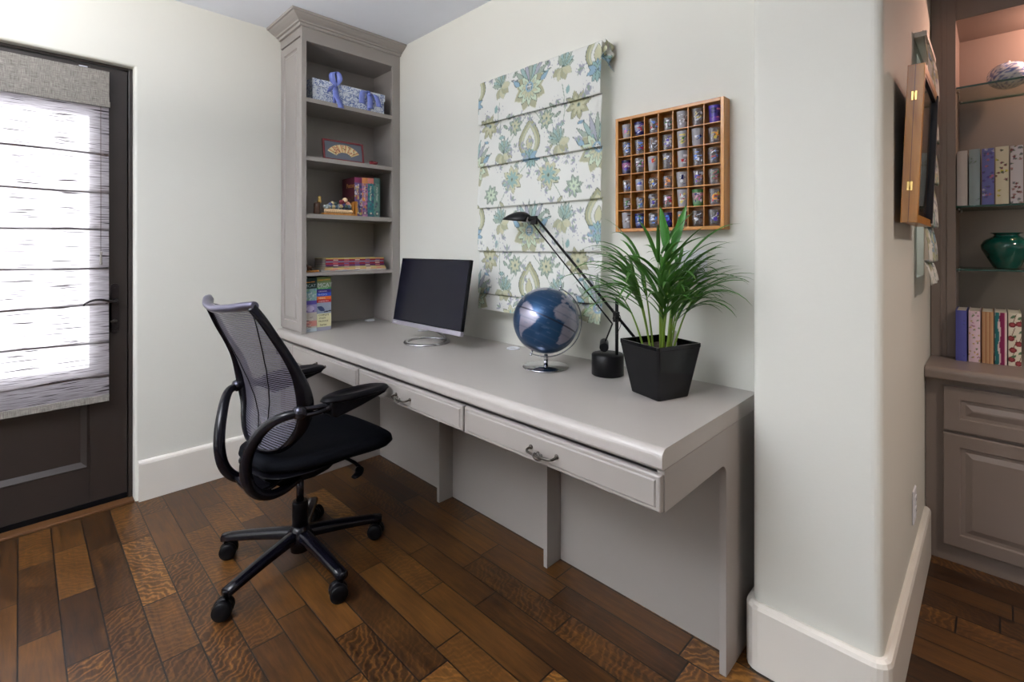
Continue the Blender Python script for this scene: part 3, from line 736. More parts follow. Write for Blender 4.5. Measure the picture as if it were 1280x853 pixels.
def build_shade(loc, ax, c, sgn, a0, a1, z0, z1, folds, label, ret, res):
    """roman shade whose cloth hangs in plane ax = c, looking towards sgn"""
    t = thing('roman_blind', loc, label, 'window shade', None)
    cv = floral_canvas(abs(a1 - a0), z1 - z0, res)
    prof = shade_profile(z1, z0, folds, 0.017 if ax == 'y' else 0.02, max(10, int(0.2 / res / 1.6)))
    rows = len(prof); nx = cv.nx; P = np.zeros((rows, nx, 3)); Cc = np.zeros((rows, nx, 3))
    us = np.linspace(a0, a1, nx)
    for j, (off, z, s_) in enumerate(prof):
        jy = min(cv.ny - 1, max(0, int(round((s_ - z0) / (z1 - z0) * (cv.ny - 1)))))
        wv = 0.0016 * np.sin(us * 31 + j * 0.03) + 0.001 * np.sin(us * 83 + j * .11)
        sag = 0.004 * np.sin((us - a0) / (a1 - a0) * PI) * ((z1 - z) / (z1 - z0)) ** 2
        if ax == 'y': P[j, :, 0] = us; P[j, :, 1] = c + sgn * (off + wv); P[j, :, 2] = z - sag
        else: P[j, :, 1] = us; P[j, :, 0] = c + sgn * (off + wv * 2); P[j, :, 2] = z - sag
        Cc[j] = cv.a[jy]
    m = MB().grid(P, cols=Cc, flip=(ax == 'y') == (sgn < 0) and False)
    o = link('cloth', m, M['fabric_print'], t)
    sd = o.modifiers.new('thickness', 'SOLIDIFY'); sd.thickness = 0.0012
    return t, cv
t, cv = build_shade((1.49, -0.03, 0.93), 'y', -0.062, -1, 1.128, 1.853, 0.928, 2.045, [1.838, 1.630, 1.427, 1.217, 1.011],
            'floral linen roman shade lowered over the window behind the globe and desk lamp', True, 0.0027)
# head board and its gathered cloth return at the right end
m = MB().box(1.128, 1.845, -0.060, -0.001, 2.030, 2.047); link('head_board', m, M['white_trim'], t)
def ret_patch(x):
    mb = MB(); ny, nx = 26, 22; P = np.zeros((ny, nx, 3)); Cc = np.zeros((ny, nx, 3)); rs = random.Random(5)
    for j in range(ny):
        for i in range(nx):
            v = j / (ny - 1); u = i / (nx - 1)
            P[j, i] = (x + 0.006 + 0.016 * math.sin(u * 9 + v * 4) * math.sin(PI * v) + 0.006 * math.sin(v * 14), -0.070 + 0.068 * u, 2.052 - (0.085 + 0.025 * u) * v - 0.01 * u)
            ii = int(min(cv.nx - 1, max(0, cv.nx - 1 - u * 26))); jj = int(cv.ny - 1 - v * 45)
            Cc[j, i] = cv.a[jj, ii] * (1.0)
    mb.grid(P, cols=Cc); return mb
o = link('side_return', ret_patch(1.853), M['fabric_print'], t); sd = o.modifiers.new('thickness', 'SOLIDIFY'); sd.thickness = 0.0012

t, cv = build_shade((2.77, 0.66, 1.10), 'x', 2.772, 1, 0.50, 0.862, 1.10, 1.975, [1.80, 1.64, 1.475, 1.31, 1.185],
            'narrow floral roman shade on the side wall behind the oak wall case', True, 0.005)
m = MB().box(2.751, 2.785, 0.50, 0.862, 1.955, 1.972); link('head_board', m, M['white_trim'], t)

# ---------------------------------------------------------------- woven blind on the door
bl = thing('woven_blind', (-0.03, -1.75, 0.5), 'natural slubbed woven roman blind glowing with daylight over the door glass', 'blind')
folds = [1.60 - 0.165 * 0 + 0.0, 1.437, 1.274, 1.111, 0.945, 0.782, 0.62]
folds = [1.665, 1.488, 1.311, 1.134, 0.962, 0.788, 0.628]
BY0, BY1 = -2.125, -1.383
BS = 0.020
m = MB(); prof = shade_profile(1.90, 0.515, folds, 0.007, 10); nx = 60
P = np.zeros((len(prof), nx, 3))
for j, (off, z, s_) in enumerate(prof):
    for i in range(nx):
        y = BY0 + (BY1 - BY0) * i / (nx - 1)
        P[j, i] = (BS - 0.045 + off + 0.0015 * math.sin(y * 17 + s_ * 9), y, z + 0.003 * math.sin(y * 8 + s_ * 20) * (1 if 0.6 < s_ < 1.8 else 0))
m.grid(P); link('weave_panel', m, M['blind'], bl)
m = MB()
for z in folds: m.tube([(BS - 0.0415, BY0 + 0.004 + (BY1 - BY0 - 0.008) * k / 12, z + 0.001 + 0.003 * math.sin((BY0 + (BY1 - BY0) * k / 12) * 8 + z * 20)) for k in range(13)], 0.0032, 6)
link('batten', m, M['batten'], bl)
m = MB().box(BS - 0.043, BS - 0.0335, BY0 - 0.001, BY1 + 0.001, 0.506, 0.538); link('hem_band', m, M['valance'], bl, bevel=0.002)
m = MB(); m.box(BS - 0.036, BS - 0.030, BY0 - 0.003, BY1 + 0.001, 1.913, 2.055); m.box(BS - 0.0365, BS - 0.0275, BY0 - 0.003, BY1 + 0.004, 1.887, 1.913)
m.box(-0.059, BS - 0.036, BY0, BY1 - 0.002, 2.035, 2.055); link('valance', m, M['valance'], bl, bevel=0.0015)
m = MB(); m.tube([(BS - 0.034, -1.413, 1.89), (BS - 0.0325, -1.4128, 1.5), (BS - 0.0315, -1.413, 1.205)], 0.0011, 6); link('cord', m, M['walnut'], bl)
m = MB().lathe([(0.003, 1.21), (0.0045, 1.205), (0.0045, 1.165), (0.006, 1.152), (0.005, 1.148)], (BS - 0.027, -1.413, 0), 10); link('tassel', m, M['valance'], bl)
m = MB().box(-0.058, BS - 0.028, -1.49, -1.46, 2.055, 2.0605); link('bracket', m, M['chrome'], bl)
# ================================================================ office chair
CH = Vector((1.02, -0.908, 0)); TH = R(95)
MC = Matrix.Translation(CH) @ Matrix.Rotation(TH - PI / 2, 4, 'Z')     # local: x right, y forward, z up
ch = thing('office_chair', CH, 'black office chair with grey mesh back and looped armrests facing the desk', 'chair')
def cpart(name, mb, mat, parent=None, **kw): return link(name, mb.xf(MC), mat, parent or ch, **kw)
m = MB(); m.lathe([(0.02, 0.045), (0.034, 0.05), (0.036, 0.075), (0.05, 0.09), (0.05, 0.12), (0.034, 0.135), (0.03, 0.15)], (0, 0, 0), 28)
hub = cpart('hub', m, M['black_gloss'])
m = MB(); m.lathe([(0.029, 0.13), (0.029, 0.235), (0.026, 0.24)], (0, 0, 0), 24); cpart('column_cover', m, M['black_plastic'])
m = MB(); m.lathe([(0.014, 0.235), (0.014, 0.345)], (0, 0, 0), 20); cpart('gas_lift', m, M['dark_chrome'])
for k in range(5):
    a = R(-1 + 72 * k + 0.0); ca, sa = math.cos(a), math.sin(a)
    m = MB(); pts = []; n = 9; rings = []
    for i in range(n):
        t = i / (n - 1); rr = 0.03 + 0.285 * t; z = 0.112 - 0.030 * t ** 1.4; w = 0.025 - 0.005 * t; h = 0.021 - 0.006 * t
        ring = []
        for q in range(12):
            th = 2 * PI * q / 12; u = math.copysign(abs(math.cos(th)) ** 0.6, math.cos(th)) * w; v = math.copysign(abs(math.sin(th)) ** 0.8, math.sin(th)) * h
            ring.append((rr * ca - u * sa, rr * sa + u * ca, z + v))
        rings.append(ring)
    vs = [p for r_ in rings for p in r_]; fs = [(i * 12 + q, i * 12 + (q + 1) % 12, (i + 1) * 12 + (q + 1) % 12, (i + 1) * 12 + q) for i in range(n - 1) for q in range(12)]
    fs.append(tuple((n - 1) * 12 + q for q in range(12))); m.add(vs, fs, 0, True)
    cpart('base_leg', m, M['black_gloss'])
    m = MB(); cx_, cy_ = 0.308 * ca, 0.308 * sa
    m.lathe([(0.007, 0.03), (0.007, 0.083), (0.015, 0.076), (0.014, 0.094)], (cx_, cy_, 0), 12)
    cd = a + [1.2, -0.6, 0.9, 0.35, 2.2][k]; dx, dy = math.cos(cd), math.sin(cd)
    ox, oy = cx_ - dx * 0.012, cy_ - dy * 0.012
    hood = [(ox + dx * 0.028 * math.cos(q), oy + dy * 0.028 * math.cos(q), 0.029 + 0.029 * math.sin(q)) for q in np.linspace(R(15), R(165), 10)]
    m.tube(hood, 0.006, 8, flat=1.0)
    cs = cpart('caster', m, M['black_plastic'])
    for s_ in (-1, 1):
        m = MB(); Mw = Matrix.Translation((ox, oy, 0.0307)) @ Matrix.Rotation(cd, 4, 'Z') @ Matrix.Rotation(PI / 2 * s_, 4, 'X')
        m.lathe([(0.004, 0.004), (0.029, 0.004), (0.0305, 0.007), (0.0305, 0.023), (0.028, 0.027), (0.010, 0.028), (0.0001, 0.0285)], (0, 0, 0), 24, M4=Mw)
        cpart('wheel', m, M['rubber'], cs)
# seat cushion: superellipse with a waterfall front
def super_pad(hx, y0, y1, zt, zb, n=36, pw=0.45, taper=0.0, dome=0.012, front_drop=0.02, rings=7):
    mb = MB(); cy = (y0 + y1) / 2; hy = (y1 - y0) / 2; vs = []; fs = []
    lv = [(0.0, zb), (0.80, zb), (0.95, zb + 0.006), (1.0, zb + (zt - zb) * 0.45), (0.985, zt - 0.010), (0.93, zt - 0.002), (0.8, zt + 0.002), (0.5, zt + dome * .6), (0.0, zt + dome)]
    for s_, z in lv:
        for k in range(n):
            th = 2 * PI * k / n; cx = math.copysign(abs(math.cos(th)) ** pw, math.cos(th)); sy = math.copysign(abs(math.sin(th)) ** pw, math.sin(th))
            x = hx * cx * max(s_, 0.001) * (1 + taper * sy); y = cy + hy * sy * max(s_, 0.001)
            vs.append((x, y, z - front_drop * max(0, (y - cy) / hy) ** 3))
    for i in range(len(lv) - 1):
        for k in range(n): fs.append((i * n + k, i * n + (k + 1) % n, (i + 1) * n + (k + 1) % n, (i + 1) * n + k))
    return mb.add(vs, fs, 0, True)
m = super_pad(0.224, -0.196, 0.322, 0.482, 0.432, n=48, pw=0.56, taper=0.19, dome=-0.006, front_drop=0.018); cpart('seat', m, M['seat_fabric'])
m = super_pad(0.19, -0.195, 0.25, 0.436, 0.415, n=40, pw=0.6, dome=0.0, front_drop=0.0); cpart('seat_shell', m, M['black_plastic'])
m = MB(); m.prism([(-0.10, 0.345), (0.03, 0.335), (0.09, 0.345), (0.19, 0.40), (0.19, 0.42), (-0.14, 0.42), (-0.16, 0.39)], 'x', -0.055, 0.055)
m.lathe([(0.022, 0.325), (0.03, 0.335), (0.034, 0.36)], (0, 0, 0), 20); cpart('tilt_mechanism', m, M['black_plastic'], bevel=0.006)
m = MB(); P = np.zeros((9, 11, 3))
for j in range(9):
    for i in range(11):
        t = j / 8; u = (i / 10 - 0.5) * 2; P[j, i] = (u * (0.10 - 0.045 * t), -0.205 + 0.15 * t, 0.372 + 0.03 * t - 0.018 * math.sin(PI * t) + 0.012 * u * u)
m.grid(P); o = cpart('recline_bracket', m, M['dark_chrome']); sd = o.modifiers.new('thickness', 'SOLIDIFY'); sd.thickness = 0.012
m = MB(); m.tube([(0.05, 0.14, 0.385), (0.12, 0.165, 0.365), (0.15, 0.17, 0.352)], 0.007, 8); m.tube(smooth_path([(0.145, 0.17, 0.354), (0.165, 0.155, 0.342), (0.175, 0.125, 0.336)], 4), [0.012, 0.016, 0.018, 0.018, 0.018, 0.018, 0.017, 0.016, 0.012], 10, flat=0.45, up=(0, 0, 1)); cpart('tilt_lever', m, M['black_plastic'])
# back frame profile from the photograph: (z, y, half width)
BP = [(1.035, -0.262, 0.200), (0.99, -0.236, 0.222), (0.93, -0.205, 0.240), (0.87, -0.172, 0.248), (0.80, -0.138, 0.252), (0.73, -0.115, 0.252), (0.67, -0.105, 0.245), (0.61, -0.108, 0.225), (0.56, -0.125, 0.192), (0.525, -0.140, 0.150), (0.505, -0.152, 0.100), (0.495, -0.160, 0.045)]
def bpf(z):
    zs = [b[0] for b in BP][::-1]; return float(np.interp(z, zs, [b[1] for b in BP][::-1])), float(np.interp(z, zs, [b[2] for b in BP][::-1]))
left = [(-w, y, z) for z, y, w in BP]; right = [(w, y, z) for z, y, w in BP]
loop = smooth_path(left + [(0, -0.163, 0.492)] + right[::-1], 5)
rad = []
for p in loop:
    t = (p.z - 0.49) / 0.55; rad.append(0.015 + 0.0155 * math.exp(-((t - 0.36) / 0.20) ** 2))
m = MB(); m.tube(loop, rad, 14, flat=0.42, up=(1, 0, 0)); m.v = m.v; bf = cpart('back_frame', m, M['black_gloss'])
# top bar, bowed towards the rear
tb = smooth_path([(-0.206, -0.248, 1.046), (-0.165, -0.266, 1.036), (-0.10, -0.288, 1.024), (0, -0.300, 1.018), (0.10, -0.290, 1.026), (0.165, -0.270, 1.036), (0.203, -0.252, 1.040)], 6)
m = MB(); m.tube(tb, [min(0.0185, 0.007 + 0.0022 * i_) for i_ in range(len(tb) - 1)] + [0.017], 12, flat=0.75, up=(0, 0.5, 1)); tbo = cpart('top_rail', m, M['grey_alloy'])
Mt = Matrix.Translation((-0.145, -0.289, 1.030)) @ Matrix.Rotation(R(-14), 4, 'Z') @ Matrix.Rotation(R(70), 4, 'X') @ Matrix.Rotation(R(-3), 4, 'Z')
m = MB().text('humanscale', 0.011, Mt, 0.0006); cpart('maker_lettering', m, M['black_plastic'], tbo)
# taut mesh
nz, nx = 46, 30; P = np.zeros((nz, nx, 3))
for j in range(nz):
    z = 1.028 - (1.028 - 0.497) * (j / (nz - 1)); y, w = bpf(z); dp = 0.048 * math.sin(PI * min(1, max(0.0, (z - 0.495) / 0.585))) ** 0.8
    for i in range(nx):
        u = (i / (nx - 1) - 0.5) * 2; P[j, i] = (u * w, y - dp * (1 - u * u) ** 0.9, z)
m = MB().grid(P); bm_ = cpart('back_mesh', m, M['back_mesh'])
for s_ in (-1, 1):
    pts = []
    for j in range(1, nz - 1):
        t = j / (nz - 1); u = s_ * (0.82 * (1 - t) ** 1.5 + 0.10); i = (u / 2 + 0.5) * (nx - 1); a = int(i); fr = i - a
        pts.append(tuple(P[j, a] * (1 - fr) + P[j, min(a + 1, nx - 1)] * fr + np.array([0, -0.001, 0])))
    m = MB().tube(pts, 0.0022, 6); cpart('mesh_seam', m, M['black_plastic'], bm_)
for s_ in (-1, 1):
    lp = smooth_path([(s_ * 0.252, -0.138, 0.670), (s_ * 0.232, -0.170, 0.664), (s_ * 0.195, -0.198, 0.642), (s_ * 0.158, -0.222, 0.600), (s_ * 0.130, -0.240, 0.545), (s_ * 0.113, -0.246, 0.485), (s_ * 0.106, -0.235, 0.425), (s_ * 0.102, -0.205, 0.380), (s_ * 0.095, -0.160, 0.354), (s_ * 0.080, -0.100, 0.346), (s_ * 0.05, -0.03, 0.352)], 6)
    n = len(lp); m = MB(); m.tube(lp, [0.0145 + 0.005 * math.sin(PI * i / (n - 1)) for i in range(n)], 12); lo = cpart('arm_loop', m, M['black_gloss'])
    m = MB(); m.lathe([(0.006, -0.02), (0.019, -0.017), (0.0235, -0.006), (0.0235, 0.006), (0.019, 0.017), (0.006, 0.02)], (0, 0, 0), 20, M4=Matrix.Translation((s_ * 0.254, -0.130, 0.672)) @ Matrix.Rotation(PI / 2 * 0.95, 4, 'X')); cpart('arm_pivot', m, M['dark_chrome'])
    m = MB()
    for dz in (0.012, -0.012): m.tube(smooth_path([(s_ * 0.256, -0.125, 0.672 + dz), (s_ * 0.262, -0.08, 0.668 + dz * 0.8), (s_ * 0.260, -0.045, 0.668 + dz * 0.6), (s_ * 0.25, -0.02, 0.664)], 4), 0.009, 8)
    m.lathe([(0.012, -0.02), (0.018, -0.012), (0.018, 0.012), (0.012, 0.02)], (0, 0, 0), 14, M4=Matrix.Translation((s_ * 0.250, -0.028, 0.662)) @ Matrix.Rotation(PI / 2, 4, 'X')); cpart('arm_rod', m, M['dark_chrome'])
    m = super_pad(0.049, -0.045, 0.237, 0.696, 0.672, n=30, pw=0.85, dome=-0.006, front_drop=0.004)
    sh = -0.022 * s_
    m.v = [(p[0] + s_ * 0.238, p[1], p[2]) for p in m.v]
    ap_ = cpart('armrest_pad', m, M['black_plastic'])
    m = MB(); m.prism([(-0.025, 0.682), (0.222, 0.682), (0.205, 0.666), (0.10, 0.640), (0.0, 0.620), (-0.022, 0.634)], 'x', s_ * 0.238 - 0.032, s_ * 0.238 + 0.032); cpart('armrest_body', m, M['black_plastic'], ap_, bevel=0.012, seg=3)

# ================================================================ monitor
mo = thing('monitor', (0.955, -0.261, 0.76), 'black flat computer monitor with silver chin and chrome ring stand', 'monitor')
T_ = 0.176; MM = Matrix.Translation((0.982, -0.302, 0.832)) @ Matrix.Rotation(-T_, 4, 'X')
m = MB().box(-0.28, 0.28, 0.001, 0.018, 0.021, 0.346).xf(MM); link('bezel', m, M['black_plastic'], mo, bevel=0.001)
m = MB().box(-0.274, 0.274, -0.0004, 0.0012, 0.025, 0.341).xf(MM); link('screen', m, M['screen'], mo)
m = MB().box(-0.28, 0.28, -0.001, 0.018, 0, 0.0205).xf(MM); cn = link('chin', m, M['silver'], mo, bevel=0.0012)
m = MB().text('ASUS', 0.011, MM @ Matrix.Translation((-0.268, -0.0012, 0.006)) @ Matrix.Rotation(PI / 2, 4, 'X'), 0.0003); link('maker_lettering', m, M['white_plastic'], cn)
m = MB(); raised(m, 'y', 0.019, -0.26, 0.26, 0.03, 0.33, 0.0, rail=0, flip=1); m.box(-0.2, 0.2, 0.016, 0.040, 0.05, 0.27); m.xf(MM); link('rear_housing', m, M['black_plastic'], mo, bevel=0.008)
m = MB(); ring = [(0.091, 0.0), (0.114, 0.0), (0.116, 0.003), (0.112, 0.008), (0.094, 0.010), (0.090, 0.006), (0.091, 0.0)]
m.lathe(ring, (0.955, -0.262, 0.7605), 48, caps=False); link('stand_ring', m, M['chrome'], mo)
m = MB(); m.tube(smooth_path([(0.985, -0.165, 0.768), (0.985, -0.19, 0.790), (0.984, -0.235, 0.822), (0.983, -0.262, 0.86)], 5), 0.010, 12, flat=0.6, up=(0, 0, 1)); m.box(0.955, 1.01, -0.278, -0.258, 0.85, 0.89); link('neck', m, M['chrome'], mo, bevel=0.002)

# ================================================================ globe
GC = Vector((1.703, -0.232, 0.944)); GR = 0.128
gl = thing('globe', (1.703, -0.232, 0.76), 'metallic blue and silver globe on a chrome disc stand', 'globe')
LAND = [[(-17, 15), (-16, 21), (-10, 30), (-6, 35), (10, 37), (11, 33), (20, 31), (32, 31), (35, 27), (43, 12), (51, 12), (42, -2), (40, -15), (35, -24), (27, -34), (18, -34), (12, -18), (9, -2), (9, 4), (-4, 5), (-8, 4), (-13, 8)],
 [(-9, 37), (-9, 43), (-1, 44), (-4, 48), (2, 51), (8, 54), (9, 58), (5, 60), (12, 66), (25, 71), (40, 67), (60, 69), (80, 73), (105, 77), (140, 73), (178, 68), (162, 60), (156, 52), (143, 54), (135, 44), (127, 38), (121, 31), (118, 24), (108, 20), (106, 10), (100, 13), (103, 2), (97, 17), (90, 22), (80, 15), (77, 8), (72, 20), (66, 25), (57, 26), (58, 20), (45, 13), (36, 28), (35, 36), (27, 37), (24, 38), (19, 42), (13, 45), (18, 40), (15, 38), (10, 44), (3, 42), (-1, 37), (-6, 36)],
 [(-80, -5), (-77, 8), (-72, 12), (-60, 9), (-50, 1), (-35, -6), (-38, -15), (-42, -23), (-53, -33), (-58, -38), (-65, -45), (-69, -53), (-74, -50), (-72, -35), (-70, -18)],
 [(-168, 66), (-156, 71), (-125, 70), (-95, 72), (-82, 68), (-94, 60), (-80, 52), (-78, 62), (-64, 59), (-56, 52), (-66, 45), (-74, 40), (-81, 31), (-80, 25), (-84, 30), (-97, 27), (-97, 20), (-90, 21), (-84, 15), (-80, 9), (-86, 12), (-105, 21), (-115, 31), (-124, 40), (-124, 48), (-135, 58), (-152, 60), (-165, 55)],
 [(-55, 60), (-43, 60), (-20, 70), (-20, 82), (-60, 82), (-70, 77), (-54, 68)], [(-10, 50), (-3, 50), (2, 52), (-3, 58), (-8, 56)], [(113, -22), (122, -18), (130, -12), (141, -12), (153, -27), (148, -38), (138, -34), (116, -34)],
 [(95, 5), (105, -6), (120, -9), (140, -8), (118, 4)], [(44, -25), (50, -15), (47, -25)], [(-180, -72), (180, -72), (180, -90), (-180, -90)]]
cg = Canvas(360, 180, 1.25, (0.008, 0.048, 0.125))
for pl in LAND:
    pl = [(a + 180, b + 90) for a, b in pl]; cg.poly(pl, (0.27, 0.26, 0.33)); cg.line(pl + [pl[0]], 1.4, (0.16, 0.17, 0.24), 0.5)
rs = random.Random(2)
for _ in range(500):
    x, y = rs.random() * 360, rs.random() * 180
    cg.line([(x, y), (x + rs.random() * 9, y)], 1.2, (0.10, 0.16, 0.26), 0.35)
for la in range(15, 180, 15): cg.line([(0, la), (360, la)], 0.5, (0.05, 0.09, 0.16), 0.35)
cg.line([(0, 90), (360, 90)], 1.6, (0.01, 0.012, 0.03), 1.0)
view = Vector((2.95, -1.68, 1.229)) - GC; view.normalize()
rt = Vector((0, 0, 1)).cross(view); rt.normalize(); upv = view.cross(rt)
axis = (upv * math.cos(R(24)) + rt * math.sin(R(24)) - view * 0.10).normalized()
e1 = (view - axis * view.dot(axis)).normalized(); e2 = axis.cross(e1)
nla, nlo = 91, 181; P = np.zeros((nla, nlo, 3)); Cc = np.zeros((nla, nlo, 3))
for j in range(nla):
    la = R(-90 + 180 * j / (nla - 1))
    for i in range(nlo):
        lo = -180 + 360 * i / (nlo - 1); d = e1 * (math.cos(la) * math.cos(R(lo + 22))) + e2 * (math.cos(la) * math.sin(R(lo + 22))) + axis * math.sin(la)
        P[j, i] = GC + d * GR; Cc[j, i] = cg.a[min(cg.ny - 1, int((j / (nla - 1)) * (cg.ny - 1))), min(cg.nx - 1, int(i / (nlo - 1) * (cg.nx - 1)))]
m = MB().grid(P, cols=Cc); link('globe_ball', m, M['globe'], gl)
side = axis.cross(view); side.normalize()
if side.dot(rt) < 0: side = -side
pts = [GC + (axis * math.cos(a) + side * math.sin(a)) * (GR + 0.011) for a in np.linspace(R(-2), R(182), 41)]
m = MB().tube(pts, 0.0028, 8, flat=0.8); mer = link('meridian_arc', m, M['chrome'], gl)
m = MB(); m.tube([GC + axis * (GR - 0.002), GC + axis * (GR + 0.016)], 0.0038, 10); m.ball(GC + axis * (GR + 0.018), 0.006, 12, 8); m.tube([GC - axis * (GR - 0.002), GC - axis * (GR + 0.014)], 0.0038, 10); m.ball(GC - axis * (GR + 0.016), 0.0055, 12, 8)
link('axis_pin', m, M['chrome'], gl)
m = MB(); m.lathe([(0.0001, 0.7605), (0.088, 0.7605), (0.091, 0.763), (0.090, 0.766), (0.0001, 0.769)], (GC.x, GC.y, 0), 48); m.lathe([(0.009, 0.768), (0.009, 0.806), (0.006, 0.812)], (GC.x, GC.y, 0), 20); link('disc_stand', m, M['chrome'], gl)

# ================================================================ desk lamp
LX, LY = 1.934, -0.152
la = thing('desk_lamp', (LX, LY, 0.76), 'black counterweighted desk lamp with long slanting double arm and cylinder base', 'lamp')
m = MB(); m.lathe([(0.056, 0.7603), (0.0585, 0.762), (0.0585, 0.834), (0.055, 0.838), (0.0001, 0.838)], (LX, LY, 0), 40); link('base', m, M['lamp_black'], la)
PX, PY = 1.972, -0.150
m = MB(); m.tube([(PX, PY, 0.836), (PX, PY, 1.040)], 0.0062, 12); m.ball((PX, PY, 1.040), 0.0062, 12, 8); link('post', m, M['lamp_black'], la)
hj = Vector((1.575, -0.150, 1.357)); ej = Vector((2.062, -0.158, 0.900))
hj2 = Vector((1.558, -0.150, 1.330)); pj = Vector((1.957, -0.156, 0.950))
m = MB(); m.tube([hj, ej], 0.0052, 10); link('upper_arm', m, M['lamp_black'], la)
m = MB(); m.tube([hj2, pj], 0.0030, 8); m.tube([pj, (1.925, -0.160, 0.872)], 0.0030, 8); link('lower_rod', m, M['lamp_black'], la)
m = MB(); cwd = Vector((0.55, -0.83, -0.12)).normalized(); cc = Vector((1.924, -0.160, 0.868))
m.tube([cc - cwd * 0.030, cc + cwd * 0.030], 0.0165, 20); m.tube([cc + cwd * 0.030, cc + cwd * 0.0305], 0.009, 14); link('counterweight', m, M['lamp_black'], la, bevel=0.0015)
m = MB(); m.box(PX - 0.010, PX + 0.008, PY - 0.012, PY + 0.008, 0.958, 0.995); m.lathe([(0.008, -0.01), (0.008, 0.01)], (PX, PY - 0.008, 0.972), 12, M4=Matrix.Rotation(PI / 2, 4, 'X')); link('clamp', m, M['lamp_black'], la, bevel=0.002)
pts = smooth_path([(PX - 0.012, PY - 0.006, 1.005), (PX + 0.0, PY - 0.02, 1.0), (PX + 0.020, PY - 0.012, 0.985), (PX + 0.024, PY - 0.010, 0.955), (PX + 0.012, PY - 0.010, 0.925), (PX + 0.004, PY - 0.006, 0.915)], 5); m = MB().tube(pts, 0.0012, 6); link('cord', m, M['lamp_black'], la)
# shell-shaped head
hx = Vector((-1, 0, 0.10)).normalized(); hz = Vector((0.10, 0, 1)).normalized(); hy = Vector((0, 1, 0)); h0 = Vector((1.538, -0.150, 1.352))
nu, nv = 22, 17; P = np.zeros((nu, nv, 3)); L_ = 0.150
for i in range(nu):
    t = i / (nu - 1); w = 0.052 * (math.sin(PI * min(1, t * 0.92 + 0.06)) ** 0.62); h = 0.040 * (math.sin(PI * min(1.0, (t * 0.95 + 0.10) ** 0.72)) ** 0.9) if t < 0.98 else 0.001
    for k in range(nv):
        a = PI * k / (nv - 1); p = h0 + hx * (L_ * t) + hy * (w * math.cos(a)) + hz * (h * math.sin(a) - 0.014 - 0.0 * t)
        P[i, k] = p
m = MB().grid(P); o = link('head', m, M['lamp_black'], la); sd = o.modifiers.new('thickness', 'SOLIDIFY'); sd.thickness = 0.002
m = MB(); m.tube([(1.575, -0.150, 1.352), (1.536, -0.150, 1.347)], 0.0075, 10); m.box(1.550, 1.582, -0.156, -0.144, 1.326, 1.362); link('head_joint', m, M['lamp_black'], la, bevel=0.002)
m = MB().lathe([(0.0001, 0.0), (0.012, 0.002), (0.012, 0.03), (0.0001, 0.034)], (0, 0, 0), 14, M4=Matrix.Translation((1.53, -0.15, 1.348)) @ Matrix.Rotation(-PI / 2, 4, 'Y')); link('bulb', m, M['white_plastic'], la)

# ================================================================ potted palm
PC = Vector((2.188, -0.240, 0.76)); PYAW = -1.116 - PI / 4
pp = thing('potted_palm', PC, 'green areca palm in a black square tapered glazed pot on the worktop', 'plant')
MP = Matrix.Translation(PC) @ Matrix.Rotation(PYAW, 4, 'Z')
def sq_ring(h, z, r=0.008, n=4):
    out = []
    for cx, cy, a0 in ((h - r, h - r, 0), (-h + r, h - r, 90), (-h + r, -h + r, 180), (h - r, -h + r, 270)):
        for i in range(n + 1): a = R(a0 + 90 * i / n); out.append((cx + r * math.cos(a), cy + r * math.sin(a), z))
    return out
lv = [(0.061, 0.0005), (0.063, 0.003), (0.0885, 0.158), (0.0895, 0.160), (0.0895, 0.171), (0.0835, 0.171), (0.0825, 0.160), (0.0795, 0.140)]
vs = []; [vs.extend(sq_ring(h, z)) for h, z in lv]; n = 20; fs = [(i * n + k, i * n + (k + 1) % n, (i + 1) * n + (k + 1) % n, (i + 1) * n + k) for i in range(len(lv) - 1) for k in range(n)]
fs.append(tuple(range(n))[::-1]); m = MB().add(vs, fs).xf(MP); link('pot', m, M['pot'], pp, bevel=0.0012)
m = MB(); P = np.zeros((16, 16, 3)); rs = random.Random(4)
for j in range(16):
    for i in range(16): P[j, i] = (-0.080 + 0.16 * i / 15, -0.080 + 0.16 * j / 15, 0.146 + rs.random() * 0.006)
m.grid(P).xf(MP); link('soil', m, M['soil'], pp)
tg = PC + Vector((0.048 * math.cos(0.7804), 0.048 * math.sin(0.7804), 0.14)); m = MB().box(tg.x - 0.007, tg.x + 0.007, tg.y - 0.0006, tg.y + 0.0006, tg.z, tg.z + 0.062); m.xf(Matrix.Translation(tg) @ Matrix.Rotation(R(45), 4, 'Z') @ Matrix.Translation(-tg)); link('plant_tag', m, M['white_plastic'], pp, label='white plastic tag stuck in the soil')
RT = Vector((math.cos(0.7804), math.sin(0.7804), 0)); AW = Vector((-math.sin(0.7804), math.cos(0.7804), 0))
def clear_wall(mb):
    out = []
    for x, y, z in mb.v:
        L = -0.115 if z < 1.27 else -0.135
        if y > L: y = L + 0.065 * (1 - math.exp(-(y - L) / 0.065))
        out.append((x, y, z))
    mb.v = out
